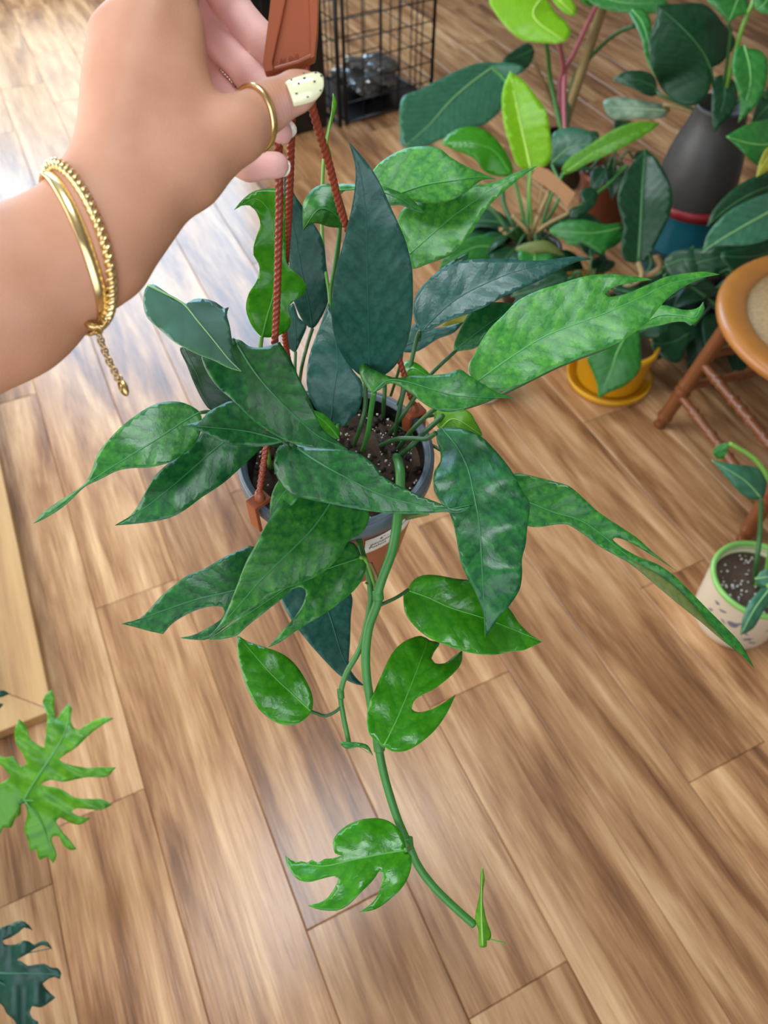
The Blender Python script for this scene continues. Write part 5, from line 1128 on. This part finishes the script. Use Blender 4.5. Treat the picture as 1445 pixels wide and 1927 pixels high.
leaf(Rp, 'G', [(852,990,1),(930,940),(1040,890),(1180,865),(1280,920),(1240,1100),(1160,1190),(1080,1200),(1000,1130),(920,1050)], [(1260,1000),(1150,1050),(1020,1040),(852,990)], (1.82,1.79,1.78), 'bgmid', fold=.15, rib=.004, **BG)
leaf(Rp, 'G', [(1070,1285,1),(1090,1190),(1140,1080),(1200,1060),(1220,1160),(1150,1240)], [(1210,1080),(1140,1170),(1070,1285)], (1.76,1.75,1.75), 'yellow', rib=.002, **BG)
leaf(Rp, 'G', [(820,1830),(960,1800),(1100,1780),(1240,1740),(1300,1820),(1160,1930),(960,1980),(850,1920)], [(1290,1790),(1060,1860),(820,1860)], (1.86,1.84,1.84), 'bgdark', rib=.004, **BG)
bR = Vector((cR.x, cR.y, .21))
for x, y, d in ((1300,1460,1.78), (1280,1320,1.84), (1260,1000,1.82), (1210,1080,1.76), (1290,1790,1.86)):
    stem(Rp, 'G', [bR, (x+90, y+120, d+.04), (x, y, d)], .006, 'dark')
cQ = Vector((1.0, 1.80, 0))
Qp = empty('shaded_leafy_plant', cQ, 'low bushy plant of dark drooping leaves in the shade between bucket and chair', 'potted plant')
simple_pot('pot', Qp, cQ, .085, .066, .16, M['blackplastic'])
rng = random.Random(3)
def spray(parent, base, n, rmin, rmax, lmin, lmax, kinds, z0, z1, a0=0, a1=6.283, rr=rng):
    """free-standing leaves on arching petioles round a base point, all in world space"""
    for k in range(n):
        a = a0+(a1-a0)*(k+rr.random()*.7)/n; rad = rr.uniform(rmin, rmax); L_ = rr.uniform(lmin, lmax); wd = L_*rr.uniform(.42, .55)
        o_ = Vector((math.cos(a), math.sin(a), 0)); t_ = Vector((-o_.y, o_.x, 0)); zt = rr.uniform(z0, z1)
        p0 = Vector((base.x, base.y, zt))+o_*rad; dr = rr.uniform(.2, .9)
        V = []; F = []; UV = []; nu, nv = 12, 6; kd = rr.choice(kinds)
        for i in range(nu+1):
            u = i/nu; w_ = wd*.5*(math.sin(math.pi*min(1, u*1.02)**.72)**.85 if 0 < u < 1 else 0.0)
            c = p0+o_*(L_*u*(1-.25*dr*u))+Z_*(.10*L_*math.sin(u*2.2)-L_*dr*.55*u*u)
            for j in range(nv+1):
                v = 2*j/nv-1; V.append(c+t_*w_*v+Z_*(w_*abs(v)*.22)); UV.append((u*L_, w_*v))
        for i in range(nu):
            for j in range(nv): F.append((i*(nv+1)+j, (i+1)*(nv+1)+j, (i+1)*(nv+1)+j+1, i*(nv+1)+j+1))
        o = mesh('leaf', V, F, LM[kd], parent); o.modifiers.new('t', 'SOLIDIFY').thickness = .0008
        ul = o.data.uv_layers.new(name='UVMap')
        for lp in o.data.loops: ul.data[lp.index].uv = UV[lp.vertex_index]
        rb = tube('midrib', [V[i*(nv+1)+nv//2]+Z_*.0004 for i in range(nu+1)], lambda u: .0026*(1-.7*u), RIB[kd], None, seg=6); rb.parent = o
        mid_ = base.lerp(p0, .55)+Z_*.05
        tube('petiole', catmull([tuple(base), tuple(mid_), tuple(p0)], 8), .0035, STEM['dark'], parent)
spray(Qp, cQ+Z_*.13, 24, .04, .20, .14, .22, ['bgdark', 'deep', 'deep'], .07, .21)  # extra dark leaves added to deepen the near-black corner behind the chair
spray(A, baseA, 12, .05, .12, .14, .20, ['bgdark', 'bgmid', 'bgdark'], .17, .27, 2.6, 6.9)
spray(Op, bO, 10, .05, .10, .13, .19, ['bgdark', 'deep'], .15, .25)
spray(Rp, bR, 10, .06, .16, .16, .24, ['bgdark', 'deep'], .2, .34, 1.5, 4.8)
spray(Dp, Vector((cD.x, cD.y, .17)), 7, .04, .08, .10, .15, ['bgdark', 'deep'], .18, .28)
